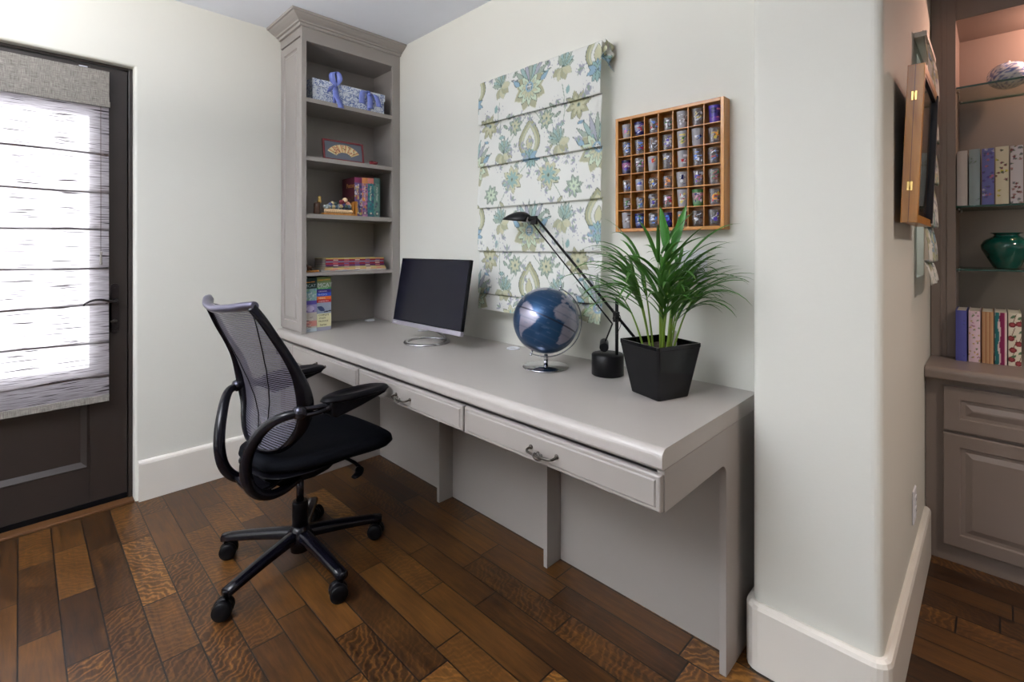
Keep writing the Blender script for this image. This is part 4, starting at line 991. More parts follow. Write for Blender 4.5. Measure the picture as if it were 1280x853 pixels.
def leaflet(mb, base, dirv, L, W, droop, col, twist=0.0):
    d = dirv.normalized(); n = 9; pos = Vector(base); c0 = Vector(col); sd = d.cross(Vector((0, 0, 1)))
    if sd.length < 0.05: sd = RT.copy()
    sd.normalize(); sd = Matrix.Rotation(twist, 3, d) @ sd
    vs = []; cs = []
    for i in range(n):
        t = i / (n - 1); w = W * (math.sin(PI * (0.12 + 0.88 * t) ** 0.8) ** 0.8) * 0.5 + 0.0004
        nrm = sd.cross(d).normalized()
        vs += [pos + sd * w + nrm * w * 0.35, pos.copy(), pos - sd * w + nrm * w * 0.35]
        k = 0.85 + 0.3 * t; tip = max(0, (t - 0.86) / 0.14)
        cc = (c0 * k).lerp(Vector((0.12, 0.08, 0.03)), tip * 0.6); cs += [(cc.x, cc.y, cc.z, 1)] * 3
        d = (d + Vector((0, 0, -droop * (0.25 + 1.1 * t) / n))).normalized(); pos = pos + d * (L / (n - 1))
    fs = []
    for i in range(n - 1):
        for k in (0, 1): fs.append((i * 3 + k, i * 3 + k + 1, (i + 1) * 3 + k + 1, (i + 1) * 3 + k))
    mb.add(vs, fs, 0, True, cs)
rs = random.Random(11)
FR = [  # lean right, lean away, stem length, arch
 (-0.30, 0.05, 0.22, 1.3, 6), (-0.42, -0.25, 0.20, 1.5, 6), (-0.18, 0.20, 0.24, 0.9, 6), (-0.10, -0.20, 0.23, 0.8, 6), (0.02, 0.02, 0.25, 0.4, 5), (0.12, 0.22, 0.24, 0.8, 6),
 (0.25, -0.05, 0.23, 1.1, 6), (0.40, 0.10, 0.20, 1.3, 6), (0.50, -0.15, 0.17, 1.5, 5), (-0.55, 0.12, 0.17, 1.6, 5), (0.05, -0.42, 0.18, 1.5, 4), (0.30, 0.38, 0.22, 1.1, 5), (-0.25, 0.40, 0.22, 1.2, 5), (0.16, -0.28, 0.15, 1.2, 5), (-0.12, -0.38, 0.15, 1.3, 5), (0.36, 0.0, 0.13, 1.5, 4)]
for lr, lw, SL, arch, nl in FR:
    b = PC + Vector((0, 0, 0.145)) + RT * (lr * 0.09 + rs.uniform(-.012, .012)) + AW * (lw * 0.09 + rs.uniform(-.012, .012))
    d = (Vector((0, 0, 1)) + RT * lr * 0.5 + AW * lw * 0.5).normalized(); pts = [b.copy()]; ds = [d.copy()]
    for i in range(14):
        d = (d + (RT * lr + AW * lw) * 0.045 * arch * (i / 8)).normalized(); pts.append(pts[-1] + d * (SL * 1.22 / 14)); ds.append(d.copy())
    m = MB(); n = len(pts); m.tube(pts, [0.0036 - 0.0022 * i / (n - 1) for i in range(n)], 7)
    m.c = [(0.20 - 0.12 * (i // 7) / n, 0.30 - 0.10 * (i // 7) / n, 0.035, 1) for i in range(len(m.v))]
    fr = link('frond_stem', m, M['leaf'], pp)
    m = MB(); outw = (RT * lr + AW * lw); outw = outw.normalized() if outw.length > 0.05 else RT
    g = rs.uniform(0.8, 1.2); col = (0.055 * g, 0.17 * g, 0.028 * g)
    for i in range(nl):
        t = 0.60 + 0.40 * i / (nl - 1); q = pts[int(t * (n - 1))]; dd = ds[int(t * (n - 1))]
        lat = dd.cross(outw);
        if lat.length < 0.1: lat = AW.copy()
        lat.normalize()
        for s_ in ((-1, 1) if i < nl - 1 else (-0.35, 0.35)):
            v = (dd * (0.75 + 0.5 * t) + lat * s_ * rs.uniform(0.45, 0.85) + outw * 0.6 + Vector((rs.uniform(-.15, .15), rs.uniform(-.15, .15), rs.uniform(-.05, .2))))
            leaflet(m, q, v, rs.uniform(0.15, 0.235), rs.uniform(0.0095, 0.0135), rs.uniform(1.0, 2.2) * (0.6 + 0.4 * arch), col, rs.uniform(-0.5, 0.5))
    clear_wall(m); link('leaflets', m, M['leaf'], fr)
# two broad young leaves standing up
for dx, ln in ((-0.05, 0.15), (0.10, 0.16)):
    m = MB(); b = PC + Vector((0, 0, 0.455)) + RT * (0.03 + dx * 0.1); leaflet(m, b, Vector((0, 0, 1)) + RT * (dx * 3.0), ln, 0.026, 0.05, (0.05, 0.21, 0.03), 1.2)
    m.tube([b, PC + Vector((0, 0, 0.145))], 0.0022, 6, col=(0.12, 0.24, 0.03, 1)); link('young_leaf', m, M['leaf'], pp)
# ================================================================ oak display case with little glasses
DX0, DX1, DZ0, DZ1, DD = 1.903, 2.318, 1.289, 1.727, 0.052
dc = thing('display_case', ((DX0 + DX1) / 2, -0.02, DZ0), 'square oak display case divided into forty-two cubbyholes of little glasses', 'display case')
m = MB(); t_ = 0.012
m.box(DX0, DX0 + t_, -DD, -0.001, DZ0, DZ1); link('side_rail', m, M['oak'], dc, bevel=0.0015); m = MB().box(DX1 - t_, DX1, -DD, -0.001, DZ0, DZ1); link('side_rail', m, M['oak'], dc, bevel=0.0015)
m = MB(); m.box(DX0 + t_, DX1 - t_, -DD, -0.001, DZ0, DZ0 + t_); link('cross_rail', m, M['oak_x'], dc, bevel=0.0015); m = MB().box(DX0 + t_, DX1 - t_, -DD, -0.001, DZ1 - t_, DZ1); link('cross_rail', m, M['oak_x'], dc, bevel=0.0015)
m = MB().box(DX0 + t_, DX1 - t_, -0.008, -0.001, DZ0 + t_, DZ1 - t_); link('back_panel', m, M['oak_dark'], dc)
ix0, ix1, iz0, iz1 = DX0 + t_, DX1 - t_, DZ0 + t_, DZ1 - t_
cw, chh = (ix1 - ix0) / 7, (iz1 - iz0) / 6
for i in range(1, 7): link('divider', MB().box(ix0 + i * cw - 0.0013, ix0 + i * cw + 0.0013, -DD + 0.002, -0.008, iz0, iz1), M['oak'], dc)
for j in range(1, 6): link('cubby_shelf', MB().box(ix0, ix1, -DD + 0.001, -0.008, iz0 + j * chh - 0.0013, iz0 + j * chh + 0.0013), M['oak_x'], dc)
def m_shot():
    m, nt, out = new_mat('printed_shot_glass')
    a = node(nt, 'ShaderNodeAttribute', attribute_name='col')
    p = node(nt, 'ShaderNodeBsdfPrincipled', Roughness=0.2); nt.links.new(a.outputs['Color'], p.inputs['Base Color'])
    tr = node(nt, 'ShaderNodeBsdfTransparent'); tr.inputs[0].default_value = (0.86, 0.87, 0.90, 1)
    gl = node(nt, 'ShaderNodeBsdfGlossy'); gl.inputs['Roughness'].default_value = 0.05
    lw = node(nt, 'ShaderNodeLayerWeight', Blend=0.35)
    mx = node(nt, 'ShaderNodeMixShader'); nt.links.new(lw.outputs['Facing'], mx.inputs[0]); nt.links.new(tr.outputs[0], mx.inputs[1]); nt.links.new(gl.outputs[0], mx.inputs[2])
    m2 = node(nt, 'ShaderNodeMixShader'); nt.links.new(a.outputs['Alpha'], m2.inputs[0]); nt.links.new(mx.outputs[0], m2.inputs[1]); nt.links.new(p.outputs[0], m2.inputs[2])
    nt.links.new(m2.outputs[0], out.inputs[0]); return m
M['shot'] = m_shot()
# (height, radius, ground colour, ground alpha, print colours, words) for the forty-two glasses, top row first, left to right
F, C_ = 'frosted', 'clear'
V, NV, GR_, YE, RD, PK, WH, BR, OR_, CY = (70, 50, 150), (22, 24, 84), (60, 110, 60), (196, 176, 90), (160, 40, 50), (190, 110, 160), (205, 205, 215), (90, 60, 45), (210, 130, 40), (80, 120, 200)
G = [
 [(F, [PK, CY, YE]), (NV, [WH, RD, V]), (C_, [CY, RD, WH]), (C_, [GR_, WH], 's'), (F, [WH, BR], 't'), (C_, [WH, YE], 't'), (V, [NV, NV, PK], 'g')],
 [(C_, [CY, CY, WH]), (C_, [RD, V, CY]), (C_, [WH, BR]), (C_, [WH, WH, V]), (F, [YE, YE, GR_], 't'), (F, [CY, NV, WH], 't'), (C_, [YE, OR_, BR])],
 [(NV, [PK, V, WH]), (C_, [WH, PK, GR_]), (F, [RD, CY, YE]), (C_, [YE, WH], 't'), (F, [WH, RD], 't'), (C_, [WH, CY], 't'), (C_, [CY, WH, RD])],
 [(C_, [V, WH, CY], 's'), (F, [V, WH, CY], 's'), (C_, [WH, YE, CY], 's'), (C_, [OR_, BR], 's'), (F, [NV, WH]), (C_, [RD, V, WH]), (C_, [BR, RD, GR_])],
 [(C_, [WH, GR_, NV], 's'), (C_, [CY, GR_, WH], 's'), (C_, [WH, YE, V]), (C_, [PK, WH, RD], 's'), (F, [YE, RD, WH], 't'), (GR_, [PK, NV, WH], 'g'), (C_, [OR_, RD, YE])],
 [(F, [WH, BR], 't'), (NV, [CY, GR_, WH]), (C_, [WH, CY]), (NV, [NV, CY, V]), (C_, [RD, WH, OR_]), (C_, [WH, BR]), (C_, [V, WH])]]
NAMES = {V: 'violet', NV: 'navy', GR_: 'green', YE: 'yellow', RD: 'red', PK: 'pink', WH: 'white', BR: 'brown', OR_: 'orange', CY: 'blue'}
rows_n = ['top', 'second', 'third', 'fourth', 'fifth', 'bottom']; cols_n = ['first', 'second', 'third', 'fourth', 'fifth', 'sixth', 'last']
rs = random.Random(21)
for j in range(6):
    for i in range(7):
        spec = G[j][i]; base, cols = spec[0], spec[1]; md = spec[2] if len(spec) > 2 else ''
        h = {'s': 0.045, 't': 0.060, 'g': 0.058}.get(md, 0.053) + rs.uniform(-0.0015, 0.0015); r = {'s': 0.0195, 't': 0.0212, 'g': 0.0212}.get(md, 0.0213)
        cx = ix0 + (i + 0.5) * cw + rs.uniform(-.002, .002); cz = iz0 + (5 - j) * chh + 0.0016; cy = -0.0302
        nr, ns = 24, 64; rb = r * 0.78; mb = MB()
        cvw = Canvas(0.13, h, 0.0022, (0.5, 0.5, 0.5)); cvw.al = None
        al = np.full(cvw.a.shape[:2], 0.09); 
        if base == F: cvw.a[:] = sc3(186, 184, 192); al[:] = 0.50
        elif base == C_: cvw.a[:] = sc3(190, 190, 200)
        else: cvw.a[:] = sc3(*base); al[:] = 0.93
        ph = rs.random()
        if base not in (F, C_):
            for k_ in range(7): cvw.rect(0, 0.13, h * k_ / 9, h * (k_ + 1) / 9, sc3(*cols[-1 if k_ < 3 else 0]), 0.08 * k_)
        before = cvw.a.copy()
        for k_ in range(rs.randint(7, 12)):
            for rep in (0, 0.0433, 0.0866):        # print repeats round the glass
                x = (0.02 + rs.uniform(-0.012, 0.012) + rep) % 0.13; y = h * rs.uniform(0.25, 0.78); c_ = sc3(*cols[k_ % len(cols)])
                q = rs.random()
                if q < 0.45: cvw.disc(x, y, rs.uniform(0.002, 0.006), c_, rs.uniform(0.002, 0.006))
                elif q < 0.75: cvw.rect(x - rs.uniform(.003, .010), x + rs.uniform(.003, .010), y, y + rs.uniform(.0025, .006), c_)
                else: cvw.line([(x - .006, y - .004), (x + .006, y + rs.uniform(-.004, .006))], 0.0026, c_)
        al[np.abs(cvw.a - before).sum(axis=2) > 1e-4] = 0.95
        P = np.zeros((nr, ns + 1, 3)); Cc = np.zeros((nr, ns + 1, 4))
        for q in range(nr):
            t = q / (nr - 1); rr = rb + (r - rb) * t ** 0.8
            for k_ in range(ns + 1):
                th = 2 * PI * k_ / ns; P[q, k_] = (cx + rr * math.cos(th), cy + rr * math.sin(th), cz + h * t)
                a_, b_ = int(t * (cvw.ny - 1)), int(k_ / ns * (cvw.nx - 1)); Cc[q, k_, :3] = cvw.a[a_, b_]; Cc[q, k_, 3] = al[a_, b_]
        mb.grid(P, cols=Cc)
        gc = (0.55, 0.55, 0.6, 0.16)
        mb.lathe([(0.0002, 0.006), (rb * 0.82, 0.0065), (rb * 0.9, 0.010), (r - 0.0022, h * 0.96), (r - 0.0008, h), (r, h)], (cx, cy, cz), ns, col=gc)
        mb.lathe([(0.0002, 0.0), (rb, 0.0003)], (cx, cy, cz), ns, col=(0.6, 0.6, 0.65, 0.35))
        g = link('shot_glass', mb, M['shot'], org=(cx, cy, cz))
        bw = 'frosted' if base == F else 'clear' if base == C_ else NAMES[base]
        pn = ' and '.join(dict.fromkeys(NAMES[c] for c in cols[:2]))
        tag(g, f"{bw} shot glass with {pn} print, {cols_n[i]} from the left in the {rows_n[j]} row", 'shot glass', 'shot glasses in the oak display case')

# ================================================================ wall plates
def plate(name, lab, loc, Mx, gangs, mat):
    t = thing(name, loc, lab, 'outlet' if gangs == 0 else 'light switch')
    w = 0.07 if gangs == 0 else 0.046 * gangs - 0.018
    m = MB(); raised(m, 'y', -0.006, -w / 2, w / 2, -0.057, 0.057, 0.005, rail=0, flip=-1); m.xf(Mx); link('cover_plate', m, mat, t, bevel=0.001)
    if gangs:
        for k in range(gangs):
            x = (k - (gangs - 1) / 2) * 0.036; m = MB().box(x - 0.0155, x + 0.0155, -0.0095, -0.0055, -0.033, 0.033).xf(Mx); link('rocker', m, mat, t, bevel=0.0015)
    else:
        for z in (-0.019, 0.019):
            m = MB().box(-0.0165, 0.0165, -0.0085, -0.0055, z - 0.014, z + 0.014); m.box(-0.007, -0.005, -0.0088, -0.0084, z - 0.002, z + 0.006, 1); m.box(0.005, 0.007, -0.0088, -0.0084, z - 0.002, z + 0.006, 1); m.xf(Mx); link('socket', m, [mat, M['black_plastic']], t)
plate('light_switch', 'white three-gang switch plate on the wall behind the palm leaves', (2.181, -0.003, 1.163), Matrix.Translation((2.181, 0, 1.163)), 3, M['white_plastic'])
plate('wall_outlet', 'white outlet on the side wall above its baseboard', (2.753, 0.47, 0.345), Matrix.Translation((2.75, 0.485, 0.343)) @ Matrix.Rotation(PI / 2, 4, 'Z'), 0, M['white_plastic'])

# ================================================================ oak case hanging on the side wall
wc = thing('wall_case', (2.78, 0.23, 1.30), 'hinged oak glass-front wall case tilting forward on the side wall', 'wall case')
MW = Matrix.Translation((2.764, 0.03, 1.298)) @ Matrix.Rotation(R(2.2), 4, 'Y')
W_, H_ = 0.40, 0.43
D1, D2 = 0.017, 0.037
for a_, b_, w0, w1 in ((0, 0.022, 0, H_), (W_ - 0.022, W_, 0, H_)):
    m = MB().box(0, D2, a_, b_, w0, w1).xf(MW); r_ = link('side_rail', m, M['oak'], wc, bevel=0.001)
for w0, w1 in ((0, 0.022), (H_ - 0.022, H_)):
    m = MB().box(0, D2, 0.022, W_ - 0.022, w0, w1).xf(MW); link('cross_rail', m, M['oak_x'], wc, bevel=0.001)
m = MB().box(D1 - 0.0005, D1 + 0.0005, -0.0004, 0.0, 0, H_).xf(MW); link('door_seam', m, M['walnut'], wc)
m = MB(); m.box(D2 - 0.012, D2 - 0.001, 0.022, 0.030, 0.022, H_ - 0.022); m.box(D2 - 0.012, D2 + 0.004, W_ - 0.034, W_ - 0.004, 0.01, H_ - 0.01); m.box(D2 - 0.012, D2 - 0.001, 0.030, W_ - 0.030, H_ - 0.030, H_ - 0.022); m.xf(MW); link('inner_liner', m, M['black_lacquer'], wc)
m = MB().box(D2 - 0.008, D2 - 0.006, 0.022, W_ - 0.022, 0.022, H_ - 0.022).xf(MW); link('glass_front', m, M['glass'], wc)
m = MB().box(0.001, 0.004, 0.02, W_ - 0.02, 0.02, H_ - 0.02).xf(MW); link('lining', m, M['felt'], wc)
for z in (0.10, 0.345):
    m = MB(); m.box(D1 - 0.006, D1 + 0.006, -0.0012, 0.0, z - 0.012, z + 0.012); m.tube([(D1, -0.0015, z - 0.012), (D1, -0.0015, z + 0.012)], 0.0014, 8); m.xf(MW); link('hinge', m, M['brass'], wc)

# ================================================================ things on the bookcase shelves
S1, S2, S3, S4, S5 = 2.0453, 1.7273, 1.4133, 1.0913, 0.7603
EARLY = set(o.name for o in COL.objects)
gb = thing('gift_box', (0.13, -0.29, S1), 'long blue and white patterned keepsake box with lid and two ribbon bows', 'box')
def maze(W, H, seed):
    c = Canvas(W, H, 0.0024, sc3(214, 222, 232)); rs = random.Random(seed)
    for _ in range(int(W * H / 0.00009)):
        x, y, a = rs.random() * W, rs.random() * H, rs.random() * 6.28
        c.line([(x, y), (x + 0.010 * math.cos(a), y + 0.010 * math.sin(a)), (x + 0.010 * math.cos(a) + 0.006 * math.cos(a + 1.4), y + 0.010 * math.sin(a) + 0.006 * math.sin(a + 1.4))], 0.0024, sc3(70, 100, 168), 0.85)
    return c
def printed_box(x0, x1, y0, y1, z0, z1, seed):
    """box with printed front (+x) and left (-y) sides"""
    m = MB(); c = maze(y1 - y0, z1 - z0, seed); P = np.zeros((c.ny, c.nx, 3)); P[:, :, 0] = x1; P[:, :, 1] = y0 + c.X; P[:, :, 2] = z0 + c.Y; m.grid(P, smooth=False, cols=c.a)
    c2 = maze(x1 - x0, z1 - z0, seed + 1); P = np.zeros((c2.ny, c2.nx, 3)); P[:, :, 1] = y0; P[:, :, 0] = x0 + c2.X; P[:, :, 2] = z0 + c2.Y; m.grid(P, smooth=False, cols=c2.a)
    c3 = maze(y1 - y0, x1 - x0, seed + 2); P = np.zeros((c3.ny, c3.nx, 3)); P[:, :, 2] = z1; P[:, :, 1] = y0 + c3.X; P[:, :, 0] = x0 + c3.Y; m.grid(P, smooth=False, cols=c3.a, flip=True)
    k = sc3(180, 188, 210) + (1,)
    m.add([(x0, y0, z0), (x1, y0, z0), (x1, y1, z0), (x0, y1, z0), (x0, y0, z1), (x1, y0, z1), (x1, y1, z1), (x0, y1, z1)], [(0, 3, 2, 1), (2, 3, 7, 6), (3, 0, 4, 7)], 0, False, [k] * 8)
    return m
gy0, gy1 = -0.508, -0.062
link('box_body', printed_box(0.03, 0.205, gy0, gy1, S1, S1 + 0.088, 1), M['paint_matte'], gb)
link('lid', printed_box(0.026, 0.209, gy0 - 0.004, gy1 + 0.004, S1 + 0.088, S1 + 0.128, 5), M['paint_matte'], gb)
def ribbon(pts, w, up=(0, 1, 0)):
    P_ = smooth_path(pts, 5); m = MB(); vs = []; n = len(P_)
    for i, p in enumerate(P_):
        u = Vector(up) * w / 2; vs += [p - u, p + u]
    m.add(vs, [(2 * i, 2 * i + 1, 2 * i + 3, 2 * i + 2) for i in range(n - 1)], 0, True); return m
for yb, k in ((-0.385, 0), (-0.170, 1)):
    zt = S1 + 0.128; fx = 0.211
    m = ribbon([(0.10, yb, zt + 0.002), (fx - 0.01, yb, zt + 0.003), (fx + 0.003, yb, zt - 0.01), (fx + 0.003, yb, zt - 0.05), (fx + 0.001, yb, S1 + 0.01)], 0.020)
    def add(mm, pts, w, up=(0, 1, 0)): q = ribbon(pts, w, up); mm.add(q.v, q.f, 0, True)
    if k == 0:
        add(m, [(fx, yb, zt - 0.02), (fx + 0.01, yb - 0.02, zt + 0.03), (fx + 0.012, yb - 0.012, zt + 0.055), (fx + 0.016, yb + 0.012, zt + 0.050), (fx + 0.018, yb + 0.022, zt + 0.015), (fx + 0.004, yb + 0.004, zt - 0.02)], 0.032, (0.6, 0.8, 0.2))
        add(m, [(fx + 0.004, yb, zt - 0.02), (fx + 0.016, yb - 0.028, zt - 0.045), (fx + 0.012, yb - 0.044, zt - 0.052), (fx + 0.01, yb - 0.02, zt - 0.035), (fx + 0.004, yb, zt - 0.02)], 0.030, (0.4, 0.2, 0.9))
        add(m, [(fx + 0.006, yb, zt - 0.02), (fx + 0.012, yb + 0.004, zt - 0.07), (0.252, yb + 0.012, S1 + 0.006), (0.256, yb + 0.018, S1 - 0.022)], 0.036)
    else:
        add(m, [(fx, yb, zt - 0.015), (fx + 0.012, yb - 0.035, zt - 0.008), (fx + 0.014, yb - 0.052, zt - 0.04), (fx + 0.012, yb - 0.050, zt - 0.085)], 0.036)
        add(m, [(fx, yb, zt - 0.015), (fx + 0.013, yb + 0.035, zt - 0.02), (fx + 0.014, yb + 0.055, zt - 0.055), (fx + 0.012, yb + 0.062, zt - 0.085)], 0.034)
        add(m, [(fx + 0.004, yb, zt - 0.015), (fx + 0.012, yb + 0.004, zt - 0.06), (fx + 0.01, yb + 0.006, zt - 0.105)], 0.034)
    m.ball((fx + 0.008, yb, zt - 0.018), 0.010, 10, 8)
    o = link('ribbon_bow', m, M['ribbon'], gb); sd = o.modifiers.new('thickness', 'SOLIDIFY'); sd.thickness = 0.0008

fp = thing('framed_fan_picture', (0.17, -0.32, S2), 'red lacquer frame holding a small folding fan on grey', 'picture')
MF = Matrix.Translation((0.205, -0.322, S2 + 0.0016)) @ Matrix.Rotation(R(-8), 4, 'Y')
FW, FH = 0.125, 0.122; m = MB()
m.box(-0.010, 0.004, -FW, -FW + 0.011, 0, FH); m.box(-0.010, 0.004, FW - 0.011, FW, 0, FH); m.box(-0.010, 0.004, -FW + 0.011, FW - 0.011, 0, 0.011); m.box(-0.010, 0.004, -FW + 0.011, FW - 0.011, FH - 0.011, FH)
m.xf(MF); link('picture_frame', m, M['red'], fp, bevel=0.0015)
c = Canvas(2 * FW - 0.02, FH - 0.02, 0.002, sc3(92, 98, 112)); cx = c.w / 2; rs = random.Random(9)
for k in range(24):
    a0, a1 = R(28 + k * 5.2), R(28 + (k + 1) * 5.2); col = sc3(*[(222, 196, 140), (196, 130, 90), (230, 214, 170)][k % 3])
    pt = lambda r_, a: (cx + r_ * 1.28 * math.cos(a), 0.004 + r_ * math.sin(a)); c.poly([pt(0.040, a0), pt(0.086, a0), pt(0.086, a1), pt(0.040, a1)], col)
for _ in range(26):
    a, r_ = R(rs.uniform(32, 150)), rs.uniform(0.046, 0.082); c.disc(cx + r_ * 1.28 * math.cos(a), 0.004 + r_ * math.sin(a), 0.004, sc3(*rs.choice([(150, 60, 50), (120, 110, 60), (240, 230, 200), (170, 100, 60)])))
P = np.zeros((c.ny, c.nx, 3)); P[:, :, 1] = c.X - c.w / 2; P[:, :, 2] = c.Y + 0.01
m = MB().grid(P, cols=c.a, smooth=False); m.box(-0.008, -0.002, -FW + 0.01, FW - 0.01, 0.01, FH - 0.01, col=(0.1, 0.1, 0.12, 1)); m.xf(MF); link('picture_panel', m, M['paint'], fp)
m = MB().prism([(0.150, S2), (0.155, S2), (0.188, S2 + 0.08), (0.183, S2 + 0.08)], 'y', -0.332, -0.312); link('easel_strut', m, M['black_plastic'], fp)

rt_ = thing('red_figurine', (0.20, -0.130, S2), 'small red glazed trinket at the right end of the fan picture shelf', 'figurine')
m = MB(); m.ball((0.20, -0.130, S2 + 0.0115), 0.0165, 16, 10, sc_=(0.9, 1.5, 0.7))
for k in range(5): m.ball((0.202, -0.152 + k * 0.011, S2 + 0.021 + 0.003 * (k % 2)), 0.0065, 10, 6)
link('trinket_body', m, M['red'], rt_)
m = MB(); m.ball((0.205, -0.098, S2 + 0.0035), 0.006, 10, 6, sc_=(1, 1.4, 0.55)); link('trinket_base', m, M['felt'], rt_)
m = MB(); m.box(0.19, 0.212, -0.075, -0.052, S2, S2 + 0.008); tag(link('small_grey_token', m, M['taupe_r'], org=(0.20, -0.063, S2), bevel=0.002), 'tiny grey token beside the red trinket', 'ornament')

# figurines carved as bookends
fg = thing('bookend_figurine', (0.2, -0.36, S3), 'carved bookend of resting figures on a bed beside the story books', 'figurine')
m = MB(); m.box(0.17, 0.225, -0.455, -0.262, S3, S3 + 0.012); m.box(0.172, 0.223, -0.262, -0.250, S3, S3 + 0.088); m.box(0.175, 0.220, -0.280, -0.270, S3 + 0.012, S3 + 0.078); link('bed_frame', m, M['oak'], fg, bevel=0.002)
m = MB()
for k in range(13): m.ball((0.218, -0.440 + k * 0.0125, S3 + 0.024), 0.0115, 8, 6, col=sc3(222, 190, 150) + (1,))
link('bed_skirt', m, M['paint_matte'], fg)
m = MB(); rs = random.Random(8)
for k in range(26): cl = rs.choice([(86, 110, 130), (150, 160, 160), (70, 90, 84), (176, 160, 120), (60, 70, 100)]); m.ball((0.197 + rs.uniform(-.014, .016), -0.435 + k * 0.0062, S3 + 0.046 + rs.uniform(-.004, .010)), 0.0125, 8, 6, col=sc3(*cl) + (1,))
link('quilt', m, M['paint_matte'], fg)
m = MB()
for y, z, rr, cl in ((-0.318, 0.092, 0.015, (224, 196, 160)), (-0.338, 0.078, 0.016, (130, 50, 60)), (-0.300, 0.072, 0.013, (216, 150, 130)), (-0.395, 0.070, 0.011, (220, 200, 160)), (-0.405, 0.062, 0.012, (60, 70, 110)), (-0.372, 0.068, 0.011, (70, 90, 90)), (-0.330, 0.060, 0.016, (60, 50, 110)), (-0.288, 0.060, 0.012, (200, 180, 150))):
    m.ball((0.202, y, S3 + z), rr, 12, 8, sc_=(0.9, 1.0, 0.95), col=sc3(*cl) + (1,))
link('figures', m, M['paint_matte'], fg)
dg_ = thing('dark_bookend', (0.19, -0.478, S3), 'dark brown carved stump with a golden finial at the left end of the shelf', 'figurine')
m = MB(); m.lathe([(0.016, 0), (0.019, 0.01), (0.017, 0.04), (0.019, 0.062), (0.012, 0.068), (0.0001, 0.068)], (0.195, -0.482, S3), 14); link('stump', m, M['walnut'], dg_)
m = MB(); m.lathe([(0.010, 0.066), (0.013, 0.074), (0.008, 0.09), (0.011, 0.096), (0.006, 0.106), (0.0001, 0.108)], (0.197, -0.470, S3), 12); link('finial', m, M['brass'], dg_)

def book(name, loc, label, group, x0, x1, y0, y1, z0, z1, paint, cat='book', side_paint=None, face='x', texts=(), cover=None, mat='paint', cols=None):
    """upright book; its spine looks towards +x (face 'x') or -y (face 'y')"""
    w = (y1 - y0) if face == 'x' else (x1 - x0); h = z1 - z0
    c = Canvas(w, h, 0.0022, paint[0] if isinstance(paint, (list, tuple)) and not callable(paint) else (0.5, 0.5, 0.5))
    if callable(paint): paint(c)
    P = np.zeros((c.ny, c.nx, 3)); bow = 0.003 * np.sin(PI * c.X / w); P[:, :, 2] = z0 + c.Y
    if face == 'x': P[:, :, 0] = x1 - 0.003 + bow; P[:, :, 1] = y0 + c.X
    else: P[:, :, 1] = y0 + 0.003 - bow; P[:, :, 0] = x0 + c.X
    m = MB(); m.grid(P, cols=c.a)
    cc = (cover or tuple(c.a.mean(axis=(0, 1)))) ; cc = tuple(cc[:3]) + (1,); th = 0.0022
    if face == 'x':
        m.box(x0, x1 - 0.003, y0, y0 + th, z0, z1, col=cc); m.box(x0, x1 - 0.003, y1 - th, y1, z0, z1, col=cc); m.box(x1 - 0.005, x1 - 0.003, y0 + th, y1 - th, z0, z1, col=cc)
    else:
        m.box(x0, x0 + th, y0 + 0.003, y1, z0, z1, col=cc); m.box(x1 - th, x1, y0 + 0.003, y1, z0, z1, col=cc); m.box(x0 + th, x1 - th, y0 + 0.003, y0 + 0.005, z0, z1, col=cc)
    if side_paint:
        c2 = Canvas(x1 - x0, h, 0.0025, (0.3, 0.3, 0.3)); side_paint(c2); P = np.zeros((c2.ny, c2.nx, 3)); P[:, :, 0] = x0 + c2.X; P[:, :, 1] = y0 - 0.0003; P[:, :, 2] = z0 + c2.Y; m.grid(P, cols=c2.a, smooth=False)
    for args in texts: m.text(*args)
    t = thing(name, loc, label, cat, group)
    link('cover', m, M[mat], t)
    if face == 'x': m = MB().box(x0 + 0.002, x1 - 0.005, y0 + th, y1 - th, z0 + 0.003, z1 - 0.003)
    else: m = MB().box(x0 + th, x1 - th, y0 + 0.005, y1 - 0.002, z0 + 0.003, z1 - 0.003)
    link('pages', m, M['paper'], t); return t
def spine_txt(body, size, x, y, z, col, vert=False):
    Mx = Matrix.Translation((x, y, z)) @ Matrix.Rotation(PI / 2, 4, 'Z') @ Matrix.Rotation(PI / 2, 4, 'X')
    if vert: Mx = Mx @ Matrix.Rotation(-PI / 2, 4, 'Z')
    return (body, size, Mx, 0.0003, 0, sc3(*col) + (1,))
def bands(specs):
    def f(c):
        for a, b, col in specs: c.rect(0, c.w, a * c.h, b * c.h, sc3(*col))
    return f
def story(base, spots, seed, top=None):
    def f(c):
        rs = random.Random(seed); c.a[:] = sc3(*base)
        if top: c.rect(0, c.w, c.h * 0.86, c.h, sc3(*top))
        for _ in range(70):
            x, y = rs.random() * c.w, rs.random() * c.h * 0.86; c.disc(x, y, rs.uniform(.002, .008), sc3(*rs.choice(spots)), rs.uniform(.003, .012), 0.8)
        c.disc(c.w * .5, c.h * .1, .006, sc3(210, 200, 180))
    return f
def potter_side(c):
    c.a[:] = sc3(84, 30, 48); rs = random.Random(3)
    c.rect(0, c.w, 0, c.h * 0.5, sc3(60, 36, 34))
    for _ in range(50): c.disc(rs.random() * c.w, rs.random() * c.h * 0.5, rs.uniform(.004, .012), sc3(*rs.choice([(96, 60, 40), (60, 20, 40), (120, 80, 50)])), None, 0.6)
ys = [-0.247, -0.196, -0.158, -0.116, -0.072]; g_ = 'story books on the third shelf of the bookcase'; zb = S3 + 0.0002
Ms = Matrix.Translation((0.085, ys[0] - 0.0008, zb + 0.175)) @ Matrix.Rotation(PI / 2, 4, 'X')
